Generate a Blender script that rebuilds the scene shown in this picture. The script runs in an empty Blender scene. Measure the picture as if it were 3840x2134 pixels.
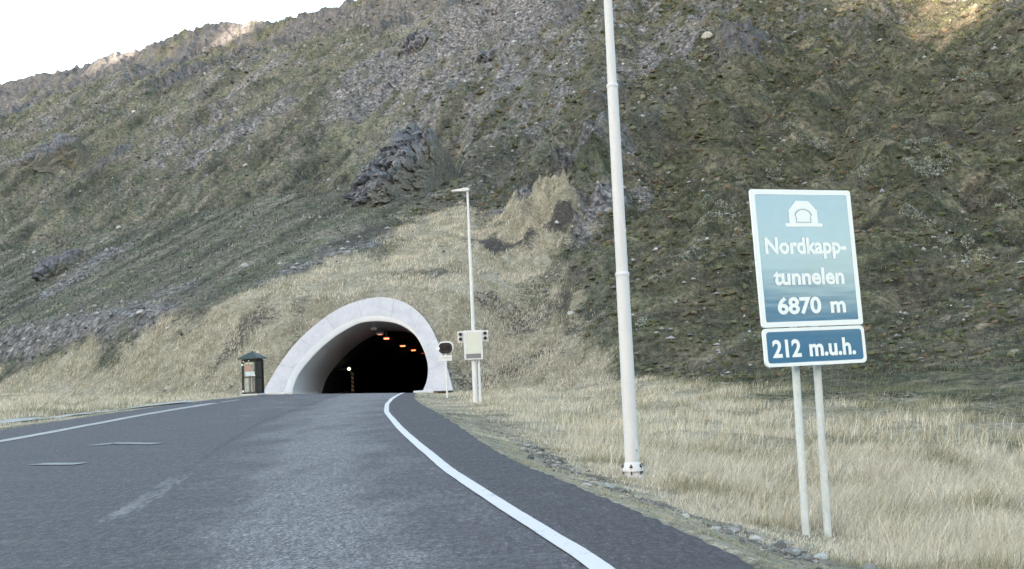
import bpy, math, random
import numpy as np
from mathutils import Vector, Matrix
random.seed(7); RNG = np.random.default_rng(11)
sc = bpy.context.scene
COL = sc.collection

# ------------------------------------------------------------------ camera
FPX, EYE, PITCH, ROLL = 1098.0, 1.5, math.radians(4.04), math.radians(2.6)
cam = bpy.data.cameras.new('camera'); cam.sensor_width = 36; cam.lens = FPX / 1024 * 36
cam.clip_start = 0.1; cam.clip_end = 20000
co = bpy.data.objects.new('camera', cam); COL.objects.link(co)
_f = Vector((0, math.cos(PITCH), math.sin(PITCH))); _r = Vector((1, 0, 0)); _u = Vector((0, -math.sin(PITCH), math.cos(PITCH)))
_R = _r * math.cos(ROLL) - _u * math.sin(ROLL); _U = _u * math.cos(ROLL) + _r * math.sin(ROLL)
m = Matrix((_R, _U, -_f)).transposed().to_4x4(); m.translation = (0, 0, EYE); co.matrix_world = m
sc.camera = co

# ------------------------------------------------------------------ light
SUN_EL, SUN_AZ = 5.5, 208.0            # degrees; azimuth clockwise from +Y (the view direction)
w = bpy.data.worlds.new('World'); sc.world = w; w.use_nodes = True
nt = w.node_tree; bg = nt.nodes['Background']
sky = nt.nodes.new('ShaderNodeTexSky'); sky.sky_type = 'NISHITA'; sky.sun_disc = False
sky.sun_elevation = math.radians(SUN_EL); sky.sun_rotation = math.radians(SUN_AZ)
sky.air_density = 1.0; sky.dust_density = 1.0; sky.ozone_density = 0.45
nt.links.new(sky.outputs[0], bg.inputs[0]); bg.inputs[1].default_value = 0.15
sl = bpy.data.lights.new('sun', 'SUN'); sl.energy = 3.0; sl.angle = math.radians(0.5); sl.color = (1.0, 0.80, 0.55)
so = bpy.data.objects.new('sun', sl); COL.objects.link(so)
a, e = math.radians(SUN_AZ), math.radians(SUN_EL)
so.rotation_euler = Vector((math.sin(a) * math.cos(e), math.cos(a) * math.cos(e), math.sin(e))).to_track_quat('Z', 'Y').to_euler()
so.location = (0, -50, 60)
sc.view_settings.view_transform = 'Standard'; sc.view_settings.look = 'None'
sc.view_settings.gamma = 1; sc.view_settings.use_curve_mapping = False
sc.view_settings.exposure = 3.1

#TERRAIN-BEGIN
# ------------------------------------------------------------------ noise and terrain functions (numpy)
def _hash(ix, iy, seed):
    h = (ix.astype(np.int64) * 374761393 + iy.astype(np.int64) * 668265263 + seed * 974711) & 0xffffffff
    h = ((h ^ (h >> 13)) * 1274126177) & 0xffffffff
    return ((h ^ (h >> 16)) & 0xffffff) / float(0xffffff)
def vn(x, y, seed=0):                       # gradient noise, about -1..1
    x = np.asarray(x, float); y = np.asarray(y, float)
    ix = np.floor(x); iy = np.floor(y); fx = x - ix; fy = y - iy
    u = fx * fx * fx * (fx * (fx * 6 - 15) + 10); v = fy * fy * fy * (fy * (fy * 6 - 15) + 10)
    out = 0
    for dx in (0, 1):
        for dy in (0, 1):
            a = _hash(ix + dx, iy + dy, seed) * 2 * np.pi
            g = np.cos(a) * (fx - dx) + np.sin(a) * (fy - dy)
            out = out + g * (u if dx else 1 - u) * (v if dy else 1 - v)
    return out * 1.5
def fbm(x, y, seed=0, o=4, gain=.5):
    s = 0; a = 1; t = 0
    for i in range(o):
        s = s + a * vn(x * 2 ** i, y * 2 ** i, seed + i * 17); t += a; a *= gain
    return s / t * 1.3
def ridge(x, y, seed=0, o=3):
    s = 0; a = 1; t = 0
    for i in range(o):
        s = s + a * (1 - 2 * np.abs(vn(x * 2 ** i, y * 2 ** i, seed + i * 31))); t += a; a *= .5
    return s / t
def ss(x, a, b):
    t = np.clip((x - a) / (b - a), 0, 1); return t * t * (3 - 2 * t)
def smax(a, b, k):
    h = np.clip(.5 + .5 * (a - b) / k, 0, 1); return b + (a - b) * h + k * h * (1 - h)
def seg_dist(x, y, pts, closed=True):       # distance to a polyline
    d = np.full(np.shape(x), 1e9); n = len(pts)
    for i in range(n if closed else n - 1):
        (ax, ay), (bx, by) = pts[i], pts[(i + 1) % n]
        ex, ey = bx - ax, by - ay; L = ex * ex + ey * ey
        t = np.clip(((x - ax) * ex + (y - ay) * ey) / L, 0, 1)
        d = np.minimum(d, (x - ax - t * ex) ** 2 + (y - ay - t * ey) ** 2)
    return np.sqrt(d)
def inside(x, y, pts):
    c = np.zeros(np.shape(x), bool); n = len(pts)
    for i in range(n):
        (ax, ay), (bx, by) = pts[i], pts[(i + 1) % n]
        if ay == by: continue
        c ^= ((ay > y) != (by > y)) & (x < (bx - ax) * (y - ay) / (by - ay) + ax)
    return c
def sdist(x, y, pts):                       # negative inside
    d = seg_dist(x, y, pts); return np.where(inside(x, y, pts), -d, d)
ROAD_R = [(4.2, -30), (2.6, 0), (2.0, 5), (1.73, 7.67), (1.53, 9.09), (1.10, 11.2), (.61, 13.6), (-.16, 17.4), (-.98, 23.65), (-2.62, 36.4), (-4.2, 48), (-5.2, 56), (-5.9, 64), (-6.15, 72.2)]
ROAD_L = [(-14.5, -30), (-15.8, 0), (-16.6, 20), (-16.83, 35.8), (-16.6, 42), (-16.1, 49.8), (-15.6, 58), (-15.15, 64), (-14.9, 70), (-14.77, 72.4)]
ROAD = ROAD_R + ROAD_L[::-1]
def zroad(x, y):
    bank = .035 * (-8 - x) * ss(y, 28, 58)
    return bank - .035 * np.maximum(0, y - 66)
# slope foot, crest distance and crest height by azimuth (deg)
AZ = [-180, -120, -70, -40, -27, -24, -20, -15, -11, -7, -3, 1, 5, 12, 20, 27, 40, 60, 100, 140, 180]
FB = [900, 600, 300, 190, 150, 142, 128, 110, 95, 82, 74, 69, 65, 62, 60, 60, 64, 80, 150, 600, 900]
CR = [1400, 1000, 700, 480, 425, 418, 405, 380, 350, 325, 305, 290, 280, 275, 285, 300, 330, 360, 420, 900, 1400]
CE = [.0, .0, .12, .20, .232, .256, .283, .310, .322, .337, .36, .385, .41, .44, .43, .41, .38, .30, .08, .0, .0]
def terr(x, y, detail=True):
    x = np.asarray(x, float); y = np.asarray(y, float)
    az = np.degrees(np.arctan2(x, y)); r = np.hypot(x, y)
    b = np.interp(az, AZ, FB); c = np.interp(az, AZ, CR); hc = np.interp(az, AZ, CE) * c + 1.5
    # valley floor
    d = sdist(x, y, ROAD)
    dr = np.maximum(d, 0)
    right = ss(x, -6, 0)
    g = zroad(np.clip(x, -18, 3), np.clip(y, -30, 76))
    g = g - (1.5 * (1 - np.exp(-dr / 4.0))) * right * (1 - .9 * ss(y, 15, 48))
    g = g + (1 - right) * (.016 * np.maximum(0, r - 60) * ss(dr, 0, 30) - .12 * ss(dr, .2, 2) * (1 - ss(dr, 4, 14)))
    if detail: g = g + ss(dr, .3, 3.0) * ((.16 + .22 * ss(d, 3, 9)) * fbm(x / 4.5, y / 4.5, 3) + .08 * vn(x / 1.1, y / 1.1, 9))
    # mountain
    t = (r - b) / (c - b)
    q = .88 * x - .47 * y; p = .47 * x + .88 * y
    tc = np.clip(t, 0, 1)
    s = .80 * tc + .20 * tc ** 2 - .03 * ss(tc, .75, .86) * (1 - ss(tc, .90, .985)) + .035 * np.sin(tc * np.pi)
    mz = hc * s + np.where(t > 1, (r - c) * .02, 0) - .0 
    mz = mz * ss(az, -150, -100) * (1 - ss(az, 110, 150))
    if detail:
        am = np.clip(mz / 14, 0, 1)
        rise = am * (1 - .80 * ss(t, .82, 1.0))
        wq = q + 7 * fbm(p / 60, q / 60, 91, 2)
        n = 5.5 * ridge(wq / 42, p / 170, 5, 2) + 2.6 * ridge(wq / 13, p / 55, 6, 3) + 1.7 * fbm(wq / 6, p / 15, 7, 3) + 1.0 * fbm(x / 2.6, y / 2.6, 8, 3) + .26 * fbm(x / .8, y / .8, 10, 2)
        n = n - 3.5
        rk = rockmask(x, y, t)
        n = n + rk * (2.6 * ridge(q / 4, p / 7, 21, 3) - .9 + 1.5 * ridge(q / 1.7, p / 2.6, 22, 2))
        # small soil terraces
        n = n + .32 * vn(q / 5, (p + 1.2 * vn(q / 6, p / 6, 4)) / 1.1, 12) * (1 - rk)
        mz = mz + n * rise + ss(t, .9, .97) * (1 - ss(t, 1.0, 1.12)) * (1.6 * fbm(q / 16, p / 60, 33, 3) + 1.1 * fbm(q / 4, p / 9, 34, 3)) + ss(t, .84, .91) * (1 - ss(t, 1.0, 1.03)) * (2.6 * ridge(q / 4.5, p / 6, 35, 3) - 1.0)
    mz = np.where(t > -.2, mz, -50)
    z = smax(mz + np.where(t < 0, t * 30, 0) + g * np.clip(1 - mz / 8, 0, 1) * (t >= 0) + np.where(t < 0, g, 0) - .4, g, 1.2 + 2.4 * ss(x, 0, 12))
    # earth fill heaped round the tunnel mouth
    k = y - 72.38 - .42 * np.maximum(0, -16.9 - x) ** 1.15 - .62 * np.maximum(0, x + 4.1)
    fill = np.minimum(k, 7.0 + .38 * (k - 7.0))
    fill = np.where(k > 45, fill - (k - 45) * .4, fill) - .28
    if detail: fill = fill + np.clip((k - 8) / 10, 0, 1) * (.5 * fbm(x / 7, y / 7, 55) + .15 * fbm(x / 1.5, y / 1.5, 56))
    near = ss(k, -1.0, .3) * (np.abs(x + 10.4) < 70)
    z2 = smax(fill, z, .25 + 2.0 * ss(np.maximum(np.abs(x + 10.4) - 6.5, k - 7.5), 0, 8))
    z = np.where(near > 0, z2 * near + z * (1 - near), z)
    # keep the soil under the asphalt
    under = ss(-d, -.02, .35)
    return z - under * .12
def rockmask(x, y, t):
    q = .88 * x - .47 * y; p = .47 * x + .88 * y
    r1 = ss(fbm(q / 26, p / 70, 41, 3) + .62 * ss(t, .55, .90) - .12 * (x > 30), .38, .74)
    return r1 * (.55 + .45 * ss(fbm(q / 4, p / 6, 44, 3), -.35, .15))
#TERRAIN-END

# ------------------------------------------------------------------ helpers
def link(name, me, parent=None, loc=None):
    o = bpy.data.objects.new(name, me); COL.objects.link(o)
    if parent is not None: o.parent = parent
    if loc is not None: o.location = loc
    return o
def tag(o, label=None, cat=None, group=None, kind=None):
    if label: o['label'] = label
    if cat: o['category'] = cat
    if group: o['group'] = group
    if kind: o['kind'] = kind
    return o
def thing(name, label, cat, loc=(0, 0, 0), rz=0.0, group=None):
    o = link(name, None, None, loc); o.rotation_euler = (0, 0, rz); o.empty_display_size = .2
    return tag(o, label, cat, group)
def np_mesh(name, V, F, mat=None, smooth=False, corner=None):
    """V (n,3), F (m,k) int array; corner: dict of point colour attributes"""
    V = np.asarray(V, np.float32); F = np.asarray(F, np.int32); k = F.shape[1]
    me = bpy.data.meshes.new(name); me.vertices.add(len(V)); me.vertices.foreach_set('co', V.ravel())
    me.loops.add(F.size); me.loops.foreach_set('vertex_index', F.ravel())
    me.polygons.add(len(F)); me.polygons.foreach_set('loop_start', np.arange(0, F.size, k, dtype=np.int32))
    me.polygons.foreach_set('use_smooth', np.full(len(F), smooth, bool))
    for n, c in (corner or {}).items():
        at = me.color_attributes.new(n, 'FLOAT_COLOR', 'POINT'); at.data.foreach_set('color', np.asarray(c, np.float32).ravel())
    me.update(calc_edges=True)
    if mat: me.materials.append(mat)
    return me
class MB:                                   # small mesh builder
    def __init__(s): s.v = []; s.f = []; s.sm = []
    def add(s, vs, fs, smooth=False):
        o = len(s.v); s.v += [tuple(v) for v in vs]; s.f += [tuple(i + o for i in f) for f in fs]; s.sm += [smooth] * len(fs)
    def box(s, c, d, bev=0.0, M=None):
        x, y, z = (k / 2 for k in d); b = min(bev, x * .9, y * .9, z * .9)
        if b <= 0:
            vs = [(i * x, j * y, k * z) for i in (-1, 1) for j in (-1, 1) for k in (-1, 1)]
            fs = [(0, 1, 3, 2), (4, 6, 7, 5), (0, 4, 5, 1), (2, 3, 7, 6), (0, 2, 6, 4), (1, 5, 7, 3)]
        else:
            vs = []; ids = {}
            for i in (-1, 1):
                for j in (-1, 1):
                    for k in (-1, 1):
                        for ax in range(3):
                            p = [i * x, j * y, k * z]
                            for q in range(3):
                                if q != ax: p[q] -= (i, j, k)[q] * b
                            ids[(i, j, k, ax)] = len(vs); vs.append(tuple(p))
            fs = []
            def order(keys, n):
                pts = [Vector(vs[ids[q]]) for q in keys]; c0 = sum(pts, Vector()) / len(pts); n = Vector(n).normalized()
                t = n.orthogonal(); u = n.cross(t)
                ks = sorted(keys, key=lambda q: math.atan2((Vector(vs[ids[q]]) - c0).dot(u), (Vector(vs[ids[q]]) - c0).dot(t)))
                fs.append(tuple(ids[q] for q in ks))
            for ax in range(3):
                for sg in (-1, 1):
                    keys = [q for q in ids if q[ax] == sg and q[3] == ax]; n = [0, 0, 0]; n[ax] = sg; order(keys, n)
            for ax in range(3):
                o1, o2 = [q for q in range(3) if q != ax]
                for s1 in (-1, 1):
                    for s2 in (-1, 1):
                        keys = [q for q in ids if q[o1] == s1 and q[o2] == s2 and q[3] in (o1, o2)]
                        n = [0, 0, 0]; n[o1] = s1; n[o2] = s2; order(keys, n)
            for i in (-1, 1):
                for j in (-1, 1):
                    for k in (-1, 1): order([(i, j, k, q) for q in range(3)], (i, j, k))
        vs = [Vector(v) for v in vs]
        if M is not None: vs = [M @ v for v in vs]
        s.add([v + Vector(c) for v in vs], fs)
        return s
    def tube(s, path, rad, n=16, cap=True, smooth=True):
        path = [Vector(p) for p in path]; rad = rad if isinstance(rad, (list, tuple)) else [rad] * len(path)
        vs = []; fs = []
        for i, p in enumerate(path):
            t = (path[min(i + 1, len(path) - 1)] - path[max(i - 1, 0)])
            t = t.normalized() if t.length > 1e-6 else Vector((0, 0, 1))
            a = Vector((0, 1, 0)) if abs(t.y) < .9 else Vector((1, 0, 0))
            u = t.cross(a).normalized(); v = t.cross(u)
            for k in range(n):
                q = 2 * math.pi * k / n; vs.append(p + rad[i] * (math.cos(q) * u + math.sin(q) * v))
        for i in range(len(path) - 1):
            for k in range(n):
                k2 = (k + 1) % n; fs.append((i * n + k, i * n + k2, (i + 1) * n + k2, (i + 1) * n + k))
        s.add(vs, fs, smooth)
        if cap:
            s.add(vs[:n], [tuple(range(n))[::-1]]); s.add(vs[-n:], [tuple(range(n))])
        return s
    def prism(s, poly, y0, y1):             # polygon in x,z extruded along y
        n = len(poly); vs = [(x, y0, z) for x, z in poly] + [(x, y1, z) for x, z in poly]
        s.add(vs, [tuple(range(n)), tuple(range(2 * n - 1, n - 1, -1))] + [(k, (k + 1) % n + 0, (k + 1) % n + n, k + n)[::-1] for k in range(n)])
        return s
    def build(s, name, mat, parent=None, loc=None):
        import bmesh
        me = bpy.data.meshes.new(name); me.from_pydata(s.v, [], s.f)
        me.polygons.foreach_set('use_smooth', s.sm)
        bm = bmesh.new(); bm.from_mesh(me); bmesh.ops.recalc_face_normals(bm, faces=bm.faces); bm.to_mesh(me); bm.free()
        me.materials.append(mat); me.update()
        return link(name, me, parent, loc)

# ------------------------------------------------------------------ materials
def mat(name, rough=.8, base=(.5, .5, .5), metal=0, ior=None, spec=None):
    m = bpy.data.materials.new(name); m.use_nodes = True; b = m.node_tree.nodes['Principled BSDF']
    b.inputs['Base Color'].default_value = (*base, 1); b.inputs['Roughness'].default_value = rough; b.inputs['Metallic'].default_value = metal
    if ior: b.inputs['IOR'].default_value = ior
    if spec is not None: b.inputs['Specular IOR Level'].default_value = spec
    return m, m.node_tree, b
class N:                                     # node helper
    def __init__(s, nt): s.t = nt
    def n(s, typ, **kw):
        o = s.t.nodes.new(typ)
        for k, v in kw.items(): setattr(o, k, v)
        return o
    def l(s, a, b): s.t.links.new(a, b)
    def pos(s): 
        g = s.n('ShaderNodeNewGeometry'); return g.outputs['Position']
    def mapping(s, vec, scale=(1, 1, 1), rot=(0, 0, 0)):
        r = s.n('ShaderNodeMapping'); r.inputs['Scale'].default_value = scale; r.inputs['Rotation'].default_value = rot
        s.l(vec, r.inputs['Vector']); return r.outputs[0]
    def noise(s, vec, scale, detail=4, rough=.6, dist=0):
        r = s.n('ShaderNodeTexNoise'); r.inputs['Scale'].default_value = scale; r.inputs['Detail'].default_value = detail
        r.inputs['Roughness'].default_value = rough; r.inputs['Distortion'].default_value = dist; s.l(vec, r.inputs['Vector']); return r.outputs['Fac']
    def ramp(s, fac, stops):
        r = s.n('ShaderNodeValToRGB'); cr = r.color_ramp
        while len(cr.elements) < len(stops): cr.elements.new(.5)
        for e, (p, c) in zip(cr.elements, stops): e.position = p; e.color = (*c, 1) if len(c) == 3 else c
        s.l(fac, r.inputs[0]); return r.outputs[0]
    def rng(s, v, a, b, c=0, d=1):
        r = s.n('ShaderNodeMapRange'); r.inputs[1].default_value = a; r.inputs[2].default_value = b; r.inputs[3].default_value = c; r.inputs[4].default_value = d
        s.l(v, r.inputs[0]); return r.outputs[0]
    def mix(s, fac, a, b, mode='MIX'):
        r = s.n('ShaderNodeMix', data_type='RGBA', blend_type=mode)
        for sock, v in ((r.inputs[0], fac), (r.inputs[6], a), (r.inputs[7], b)):
            if hasattr(v, 'links'): s.l(v, sock)
            elif isinstance(v, tuple): sock.default_value = (*v, 1)
            else: sock.default_value = v
        return r.outputs[2]
    def math(s, op, a, b=0.0):
        r = s.n('ShaderNodeMath', operation=op)
        for sock, v in ((r.inputs[0], a), (r.inputs[1], b)):
            if hasattr(v, 'links'): s.l(v, sock)
            else: sock.default_value = v
        return r.outputs[0]
    def bump(s, h, dist, strength=1.0):
        r = s.n('ShaderNodeBump'); r.inputs['Distance'].default_value = dist; r.inputs['Strength'].default_value = strength
        s.l(h, r.inputs['Height']); return r.outputs[0]
def simple(name, c, rough=.5, var=.12, scale=6, metal=0, dirt=None, spec=None, ior=None):
    m, t, b = mat(name, rough, c, metal, ior, spec); h = N(t)
    tc = h.n('ShaderNodeTexCoord').outputs['Object']
    f = h.noise(tc, scale, 5, .65)
    c0 = tuple(k * (1 - var) for k in c); c1 = tuple(min(1, k * (1 + var)) for k in c)
    col = h.ramp(f, [(.3, c0), (.7, c1)])
    if dirt:
        col = h.mix(h.rng(h.noise(h.mapping(tc, (3, 3, .5)), 2.5, 5, .7), .5, .75), col, dirt)
    h.l(col, b.inputs['Base Color'])
    h.l(h.rng(f, .3, .7, rough * .85, min(1, rough * 1.15)), b.inputs['Roughness'])
    return m
M_white = simple('white_paint', (.70, .68, .71), .45, .04, 3, dirt=(.55, .56, .57))
M_galv = simple('galvanised_steel', (.68, .66, .69), .45, .04, 18, metal=.0, dirt=(.62, .61, .63))
M_post = simple('grey_steel_post', (.62, .64, .66), .5, .08, 25, metal=.0, dirt=(.46, .46, .44))
M_black = simple('black_plastic', (.012, .011, .016), .5, .2)
M_green = simple('dark_green_paint', (.008, .016, .015), .4, .3)
M_roofg = simple('green_roof_sheet', (.025, .042, .042), .5, .25, 8)
M_panel = simple('pale_grey_panel', (.62, .63, .58), .55, .05, 4)
M_panelD = simple('grey_panel_screen', (.20, .21, .23), .4, .1)
M_red = simple('faded_red_print', (.42, .16, .12), .6, .25, 12)
M_bluew = simple('pale_blue_print', (.55, .66, .74), .6, .12, 14)
M_brown = simple('brown_timber', (.10, .065, .05), .7, .3, 10)
M_dark = simple('dark_metal', (.05, .05, .055), .5, .2)
def emit(name, c, st):
    m, t, b = mat(name, .5, c); b.inputs['Emission Color'].default_value = (*c, 1); b.inputs['Emission Strength'].default_value = st; return m

# terrain material: mask colour attribute (pale grass, scree, rock, streak) + procedural colour
def terrain_mat():
    m, t, b = mat('hillside_ground', .95, spec=.15); h = N(t)
    at = h.n('ShaderNodeAttribute', attribute_name='mask'); sp = h.n('ShaderNodeSeparateColor'); h.l(at.outputs['Color'], sp.inputs[0])
    pale, scree, rock, streak = sp.outputs[0], sp.outputs[1], sp.outputs[2], at.outputs['Alpha']
    at2 = h.n('ShaderNodeAttribute', attribute_name='mask2'); sp2 = h.n('ShaderNodeSeparateColor'); h.l(at2.outputs['Color'], sp2.inputs[0])
    gravel, dark, fine = sp2.outputs[0], sp2.outputs[1], sp2.outputs[2]
    P = h.pos()
    n1 = h.noise(P, .22, 6, .65); n2 = h.noise(P, 1.7, 6, .75); n3 = h.noise(P, 6.0, 4, .7)
    moss = h.ramp(n1, [(.32, (.120, .126, .096)), (.45, (.150, .164, .120)), (.56, (.182, .174, .146)), (.70, (.222, .204, .186))])
    moss = h.mix(1.0, moss, h.ramp(n2, [(.34, (.30, .34, .36)), (.47, (.78, .80, .80)), (.56, (1.25, 1.22, 1.2)), (.68, (1.95, 1.9, 1.95))]), 'MULTIPLY')  # plant and stone tone, contrast deepened where relief gives little shade
    moss = h.mix(fine, moss, h.mix(1.0, moss, (.78, .75, .64), 'MULTIPLY'))
    n4 = h.noise(P, 2.6, 5, .85)
    moss = h.mix(h.math('MULTIPLY', h.rng(n4, .50, .66, 0, .75), h.rng(fine, 0, 1, 1, .5)), moss, h.ramp(n3, [(.35, (.11, .11, .105)), (.65, (.27, .265, .28))]))
    moss = h.mix(h.rng(n3, .54, .72, 0, .7), moss, (.20, .18, .15))
    moss = h.mix(h.math('MULTIPLY', h.rng(streak, .50, .95), .72), moss, h.mix(1.0, moss, (.40, .42, .44), 'MULTIPLY'))
    moss = h.mix(h.math('MULTIPLY', h.rng(streak, .45, .05), h.rng(fine, 0, 1, .55, .9)), moss, h.mix(1.0, moss, (1.9, 1.82, 1.8), 'MULTIPLY'))
    vo = h.n('ShaderNodeTexVoronoi', feature='F1'); vo.inputs['Scale'].default_value = 1.9; h.l(P, vo.inputs['Vector'])
    sc_c = h.ramp(vo.outputs['Color'], [(.15, (.16, .15, .165)), (.45, (.26, .25, .275)), (.72, (.35, .34, .365)), (.95, (.52, .52, .54))])
    sc_c = h.mix(.45, sc_c, h.ramp(n3, [(.3, (.09, .088, .098)), (.5, (.23, .225, .24)), (.7, (.46, .455, .475))]))
    sc_c = h.mix(1.0, sc_c, h.ramp(vo.outputs['Distance'], [(.25, (1.25, 1.25, 1.25)), (.60, (.85, .85, .85)), (.85, (.30, .30, .32))]), 'MULTIPLY')  # gaps between stones darkened: crevice shade put into the colour
    sc_c = h.mix(1.0, sc_c, h.ramp(h.noise(P, .9, 6, .8), [(.34, (.40, .40, .42)), (.5, (1, 1, 1)), (.66, (1.5, 1.5, 1.5))]), 'MULTIPLY')
    rk_c = h.ramp(h.noise(h.mapping(P, (1, 1, .35)), .9, 7, .75), [(.30, (.055, .055, .065)), (.48, (.15, .15, .17)), (.62, (.24, .24, .265)), (.78, (.38, .38, .40))])
    pa_c = h.ramp(h.noise(P, .5, 5, .7), [(.28, (.32, .285, .21)), (.42, (.45, .405, .315)), (.56, (.56, .51, .415)), (.72, (.66, .61, .52))])
    pa_c = h.mix(h.rng(n2, .3, .62), h.mix(1.0, pa_c, (.58, .58, .55), 'MULTIPLY'), pa_c)
    gr_c = h.ramp(h.noise(P, 14, 4, .8), [(.3, (.10, .095, .085)), (.5, (.19, .18, .15)), (.7, (.34, .325, .29))])
    thr = h.math('ADD', h.rng(n3, .3, .7, -.28, .28), h.rng(n4, .3, .7, -.42, .42))
    def edge(mk): return h.rng(h.math('ADD', mk, thr), .30, .72)
    col = h.mix(edge(scree), moss, sc_c)
    col = h.mix(edge(rock), col, rk_c)
    col = h.mix(edge(pale), col, pa_c)
    col = h.mix(edge(dark), col, h.ramp(n3, [(.3, (.05, .048, .055)), (.7, (.14, .13, .13))]))
    col = h.mix(edge(gravel), col, gr_c)
    # fine speckle
    wn = h.noise(P, 5.5, 5, .95); col = h.mix(1.0, col, h.ramp(wn, [(.34, (.50, .51, .53)), (.5, (1, 1, 1)), (.66, (1.6, 1.56, 1.58))]), 'MULTIPLY')
    h.l(col, b.inputs['Base Color'])
    bh = h.math('ADD', h.math('MULTIPLY', n2, .7), h.math('MULTIPLY', n3, .35))
    h.l(h.bump(bh, .9, 1.0), b.inputs['Normal'])
    return m
M_terr = terrain_mat()

# ------------------------------------------------------------------ world-space outlines of the surface kinds
PALE = [(-400, 90), (-44.5, 95), (-32.8, 86.0), (-24, 82.3), (-19.6, 84.0), (-12.9, 91.5), (-8.7, 103), (-4, 106), (3.8, 98), (7.0, 93.0), (4.9, 90.2), (4.2, 84), (3.8, 76.7), (6.2, 68), (10.5, 62), (16, 55), (18.5, 41), (60, 12), (60, -60), (-400, -60)]
STREAK = [[(-46, 98), (-38, 93.0), (-32.5, 89.5), (-27.5, 86.0)], [(-33.5, 89.3), (-30.5, 90.0), (-28.3, 92.1)], [(-45.7, 110.1), (-45.6, 125.3)],
          [(-57.7, 195.9), (-49.5, 201.4), (-42.1, 211.4)], [(-17.3, 202.0), (-16.7, 228.1)], [(11.4, 96.5), (8, 94.4), (5.7, 90.0)], [(-18.4, 86.1), (-12, 94.5), (-7.0, 102.3), (5.0, 101.5), (11.0, 103.7)]]
DARK = [[(-1.8, 92.5), (2.0, 91.2), (4.7, 92.2)], [(-14.2, 94.8), (-11.7, 99.4)], [(-8.7, 83.4), (-4.2, 85.1)], [(-1.2, 79.5), (3.1, 79.0)], [(-20.5, 77), (-18.0, 80)], [(-2.5, 73.5), (1.5, 74.5)]]
def masks(x, y):
    az = np.degrees(np.arctan2(x, y)); r = np.hypot(x, y)
    t = (r - np.interp(az, AZ, FB)) / (np.interp(az, AZ, CR) - np.interp(az, AZ, FB))
    q = .88 * x - .47 * y; p = .47 * x + .88 * y
    dd = sdist(x, y, PALE)
    pale = 1 - ss(dd + (2.6 + 3.5 * ss(x, 5, 14)) * fbm(x / 5, y / 5, 71, 4) + .8 * vn(x / 1.2, y / 1.2, 72), -1.6 - 9 * ss(x, 5, 14), 1.6)
    hollow = ss(fbm(x / 4.5, y / 9, 73, 4), .10, .42)
    pale = pale * (1 - .5 * hollow * ss(y, 12, 40) * ss(x, -30, -15))
    pale = pale * (1 - .8 * ss(x, 6, 16) * ss(fbm(x / 5, y / 3, 74, 3) + .25 * ss(y, 30, 50), .0, .4))
    d = sdist(x, y, ROAD)
    scr = .42 * fbm((q + 3 * vn(p / 30, q / 30, 5)) / 7, p / 40, 61, 5, .62) + .30 * fbm(q / 30, p / 60, 62, 3) + .34 * fbm(x / 3.0, y / 3.0, 63, 4, .7)
    grey = ss(t, .05, .5) * .30 + .30 * np.exp(-(((az - 2) / 9) ** 2)) * ss(t, .12, .40)
    wl = 1 - .35 * ss(az, 8, 16)
    scr = ss((scr + grey - .22) * wl, -.05, .42)
    st = np.zeros_like(x)
    for i, pl in enumerate(STREAK):
        wd = 1.5 + .018 * pl[0][1]
        st = np.maximum(st, 1 - ss(seg_dist(x, y, pl, False) + 2.4 * fbm(x / 3, y / 3, 80 + i, 5, .65), wd * -.2, wd * 1.2) )
    scr = np.maximum(.80 * scr * ss(dd, 1, 7), .85 * st)
    dk = np.zeros_like(x)
    for i, pl in enumerate(DARK):
        dk = np.maximum(dk, (.78 if i == 0 else .58) * (1 - ss(seg_dist(x, y, pl, False) + 2.2 * fbm(x / 2.2, y / 2.2, 90 + i, 4), .2, 2.4)))
    rock = np.maximum(rockmask(x, y, t), .75 * ss(t, .84, .93) * ss(fbm(q / 9, p / 20, 36, 3), -.35, .1)) * ss(dd, 4, 15)
    streak = np.clip(.5 + .9 * fbm(q / 2.3, p / 14, 51, 4) + .35 * fbm(q / 9, p / 40, 52, 3), 0, 1)
    hz = np.clip(.5 + .9 * fbm(x / 7, y / 1.6, 53, 4), 0, 1)
    streak = streak + (hz - streak) * ss(az, -4, 8)
    gv = .0 * d
    gv = np.maximum(gv, (x > -4) * (1 - ss(np.abs(d - 1.25 - .35 * vn(y / 3, x / 3, 69)), .1, .75)) * ss(fbm(x / .8, y / 1.3, 70, 3), -.18, .22) * (1 - ss(y, 22, 34)))
    gv = gv * (d > -.5)
    return pale, scr, rock, streak, gv, dk
# ------------------------------------------------------------------ ground and mountain as one polar sheet cut along the slope foot
az = np.concatenate([np.linspace(-180, -40, 60)[:-1], np.linspace(-40, -30, 50)[:-1], np.linspace(-30, 30, 760)[:-1], np.linspace(30, 40, 50)[:-1], np.linspace(40, 180, 60)])
rr = np.concatenate([[.5, 1.5, 3], np.geomspace(5, 58, 150), np.arange(58.4, 100, .38), np.arange(100, 210, .62), np.arange(210, 445, 1.3), np.geomspace(450, 6000, 28)])
A, Rr = np.meshgrid(np.radians(az), rr, indexing='ij'); X = Rr * np.sin(A); Y = Rr * np.cos(A)
Z = terr(X, Y); na, nr = X.shape
V = np.stack([X, Y, Z], -1).reshape(-1, 3)
pale, scr, rock, streak, gv, dk = masks(X, Y)
msk = np.stack([pale, scr, rock, streak], -1).reshape(-1, 4); msk2 = np.stack([gv, dk, ss(np.degrees(np.arctan2(X, Y)), 0, 9), pale * 0 + 1], -1).reshape(-1, 4)
I = np.arange((na - 1) * nr).reshape(na - 1, nr)[:, :-1]
Fq = np.stack([I, I + 1, I + nr + 1, I + nr], -1).reshape(-1, 4)[:, ::-1]
cx = V[Fq, 0].mean(1); cy = V[Fq, 1].mean(1)
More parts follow.
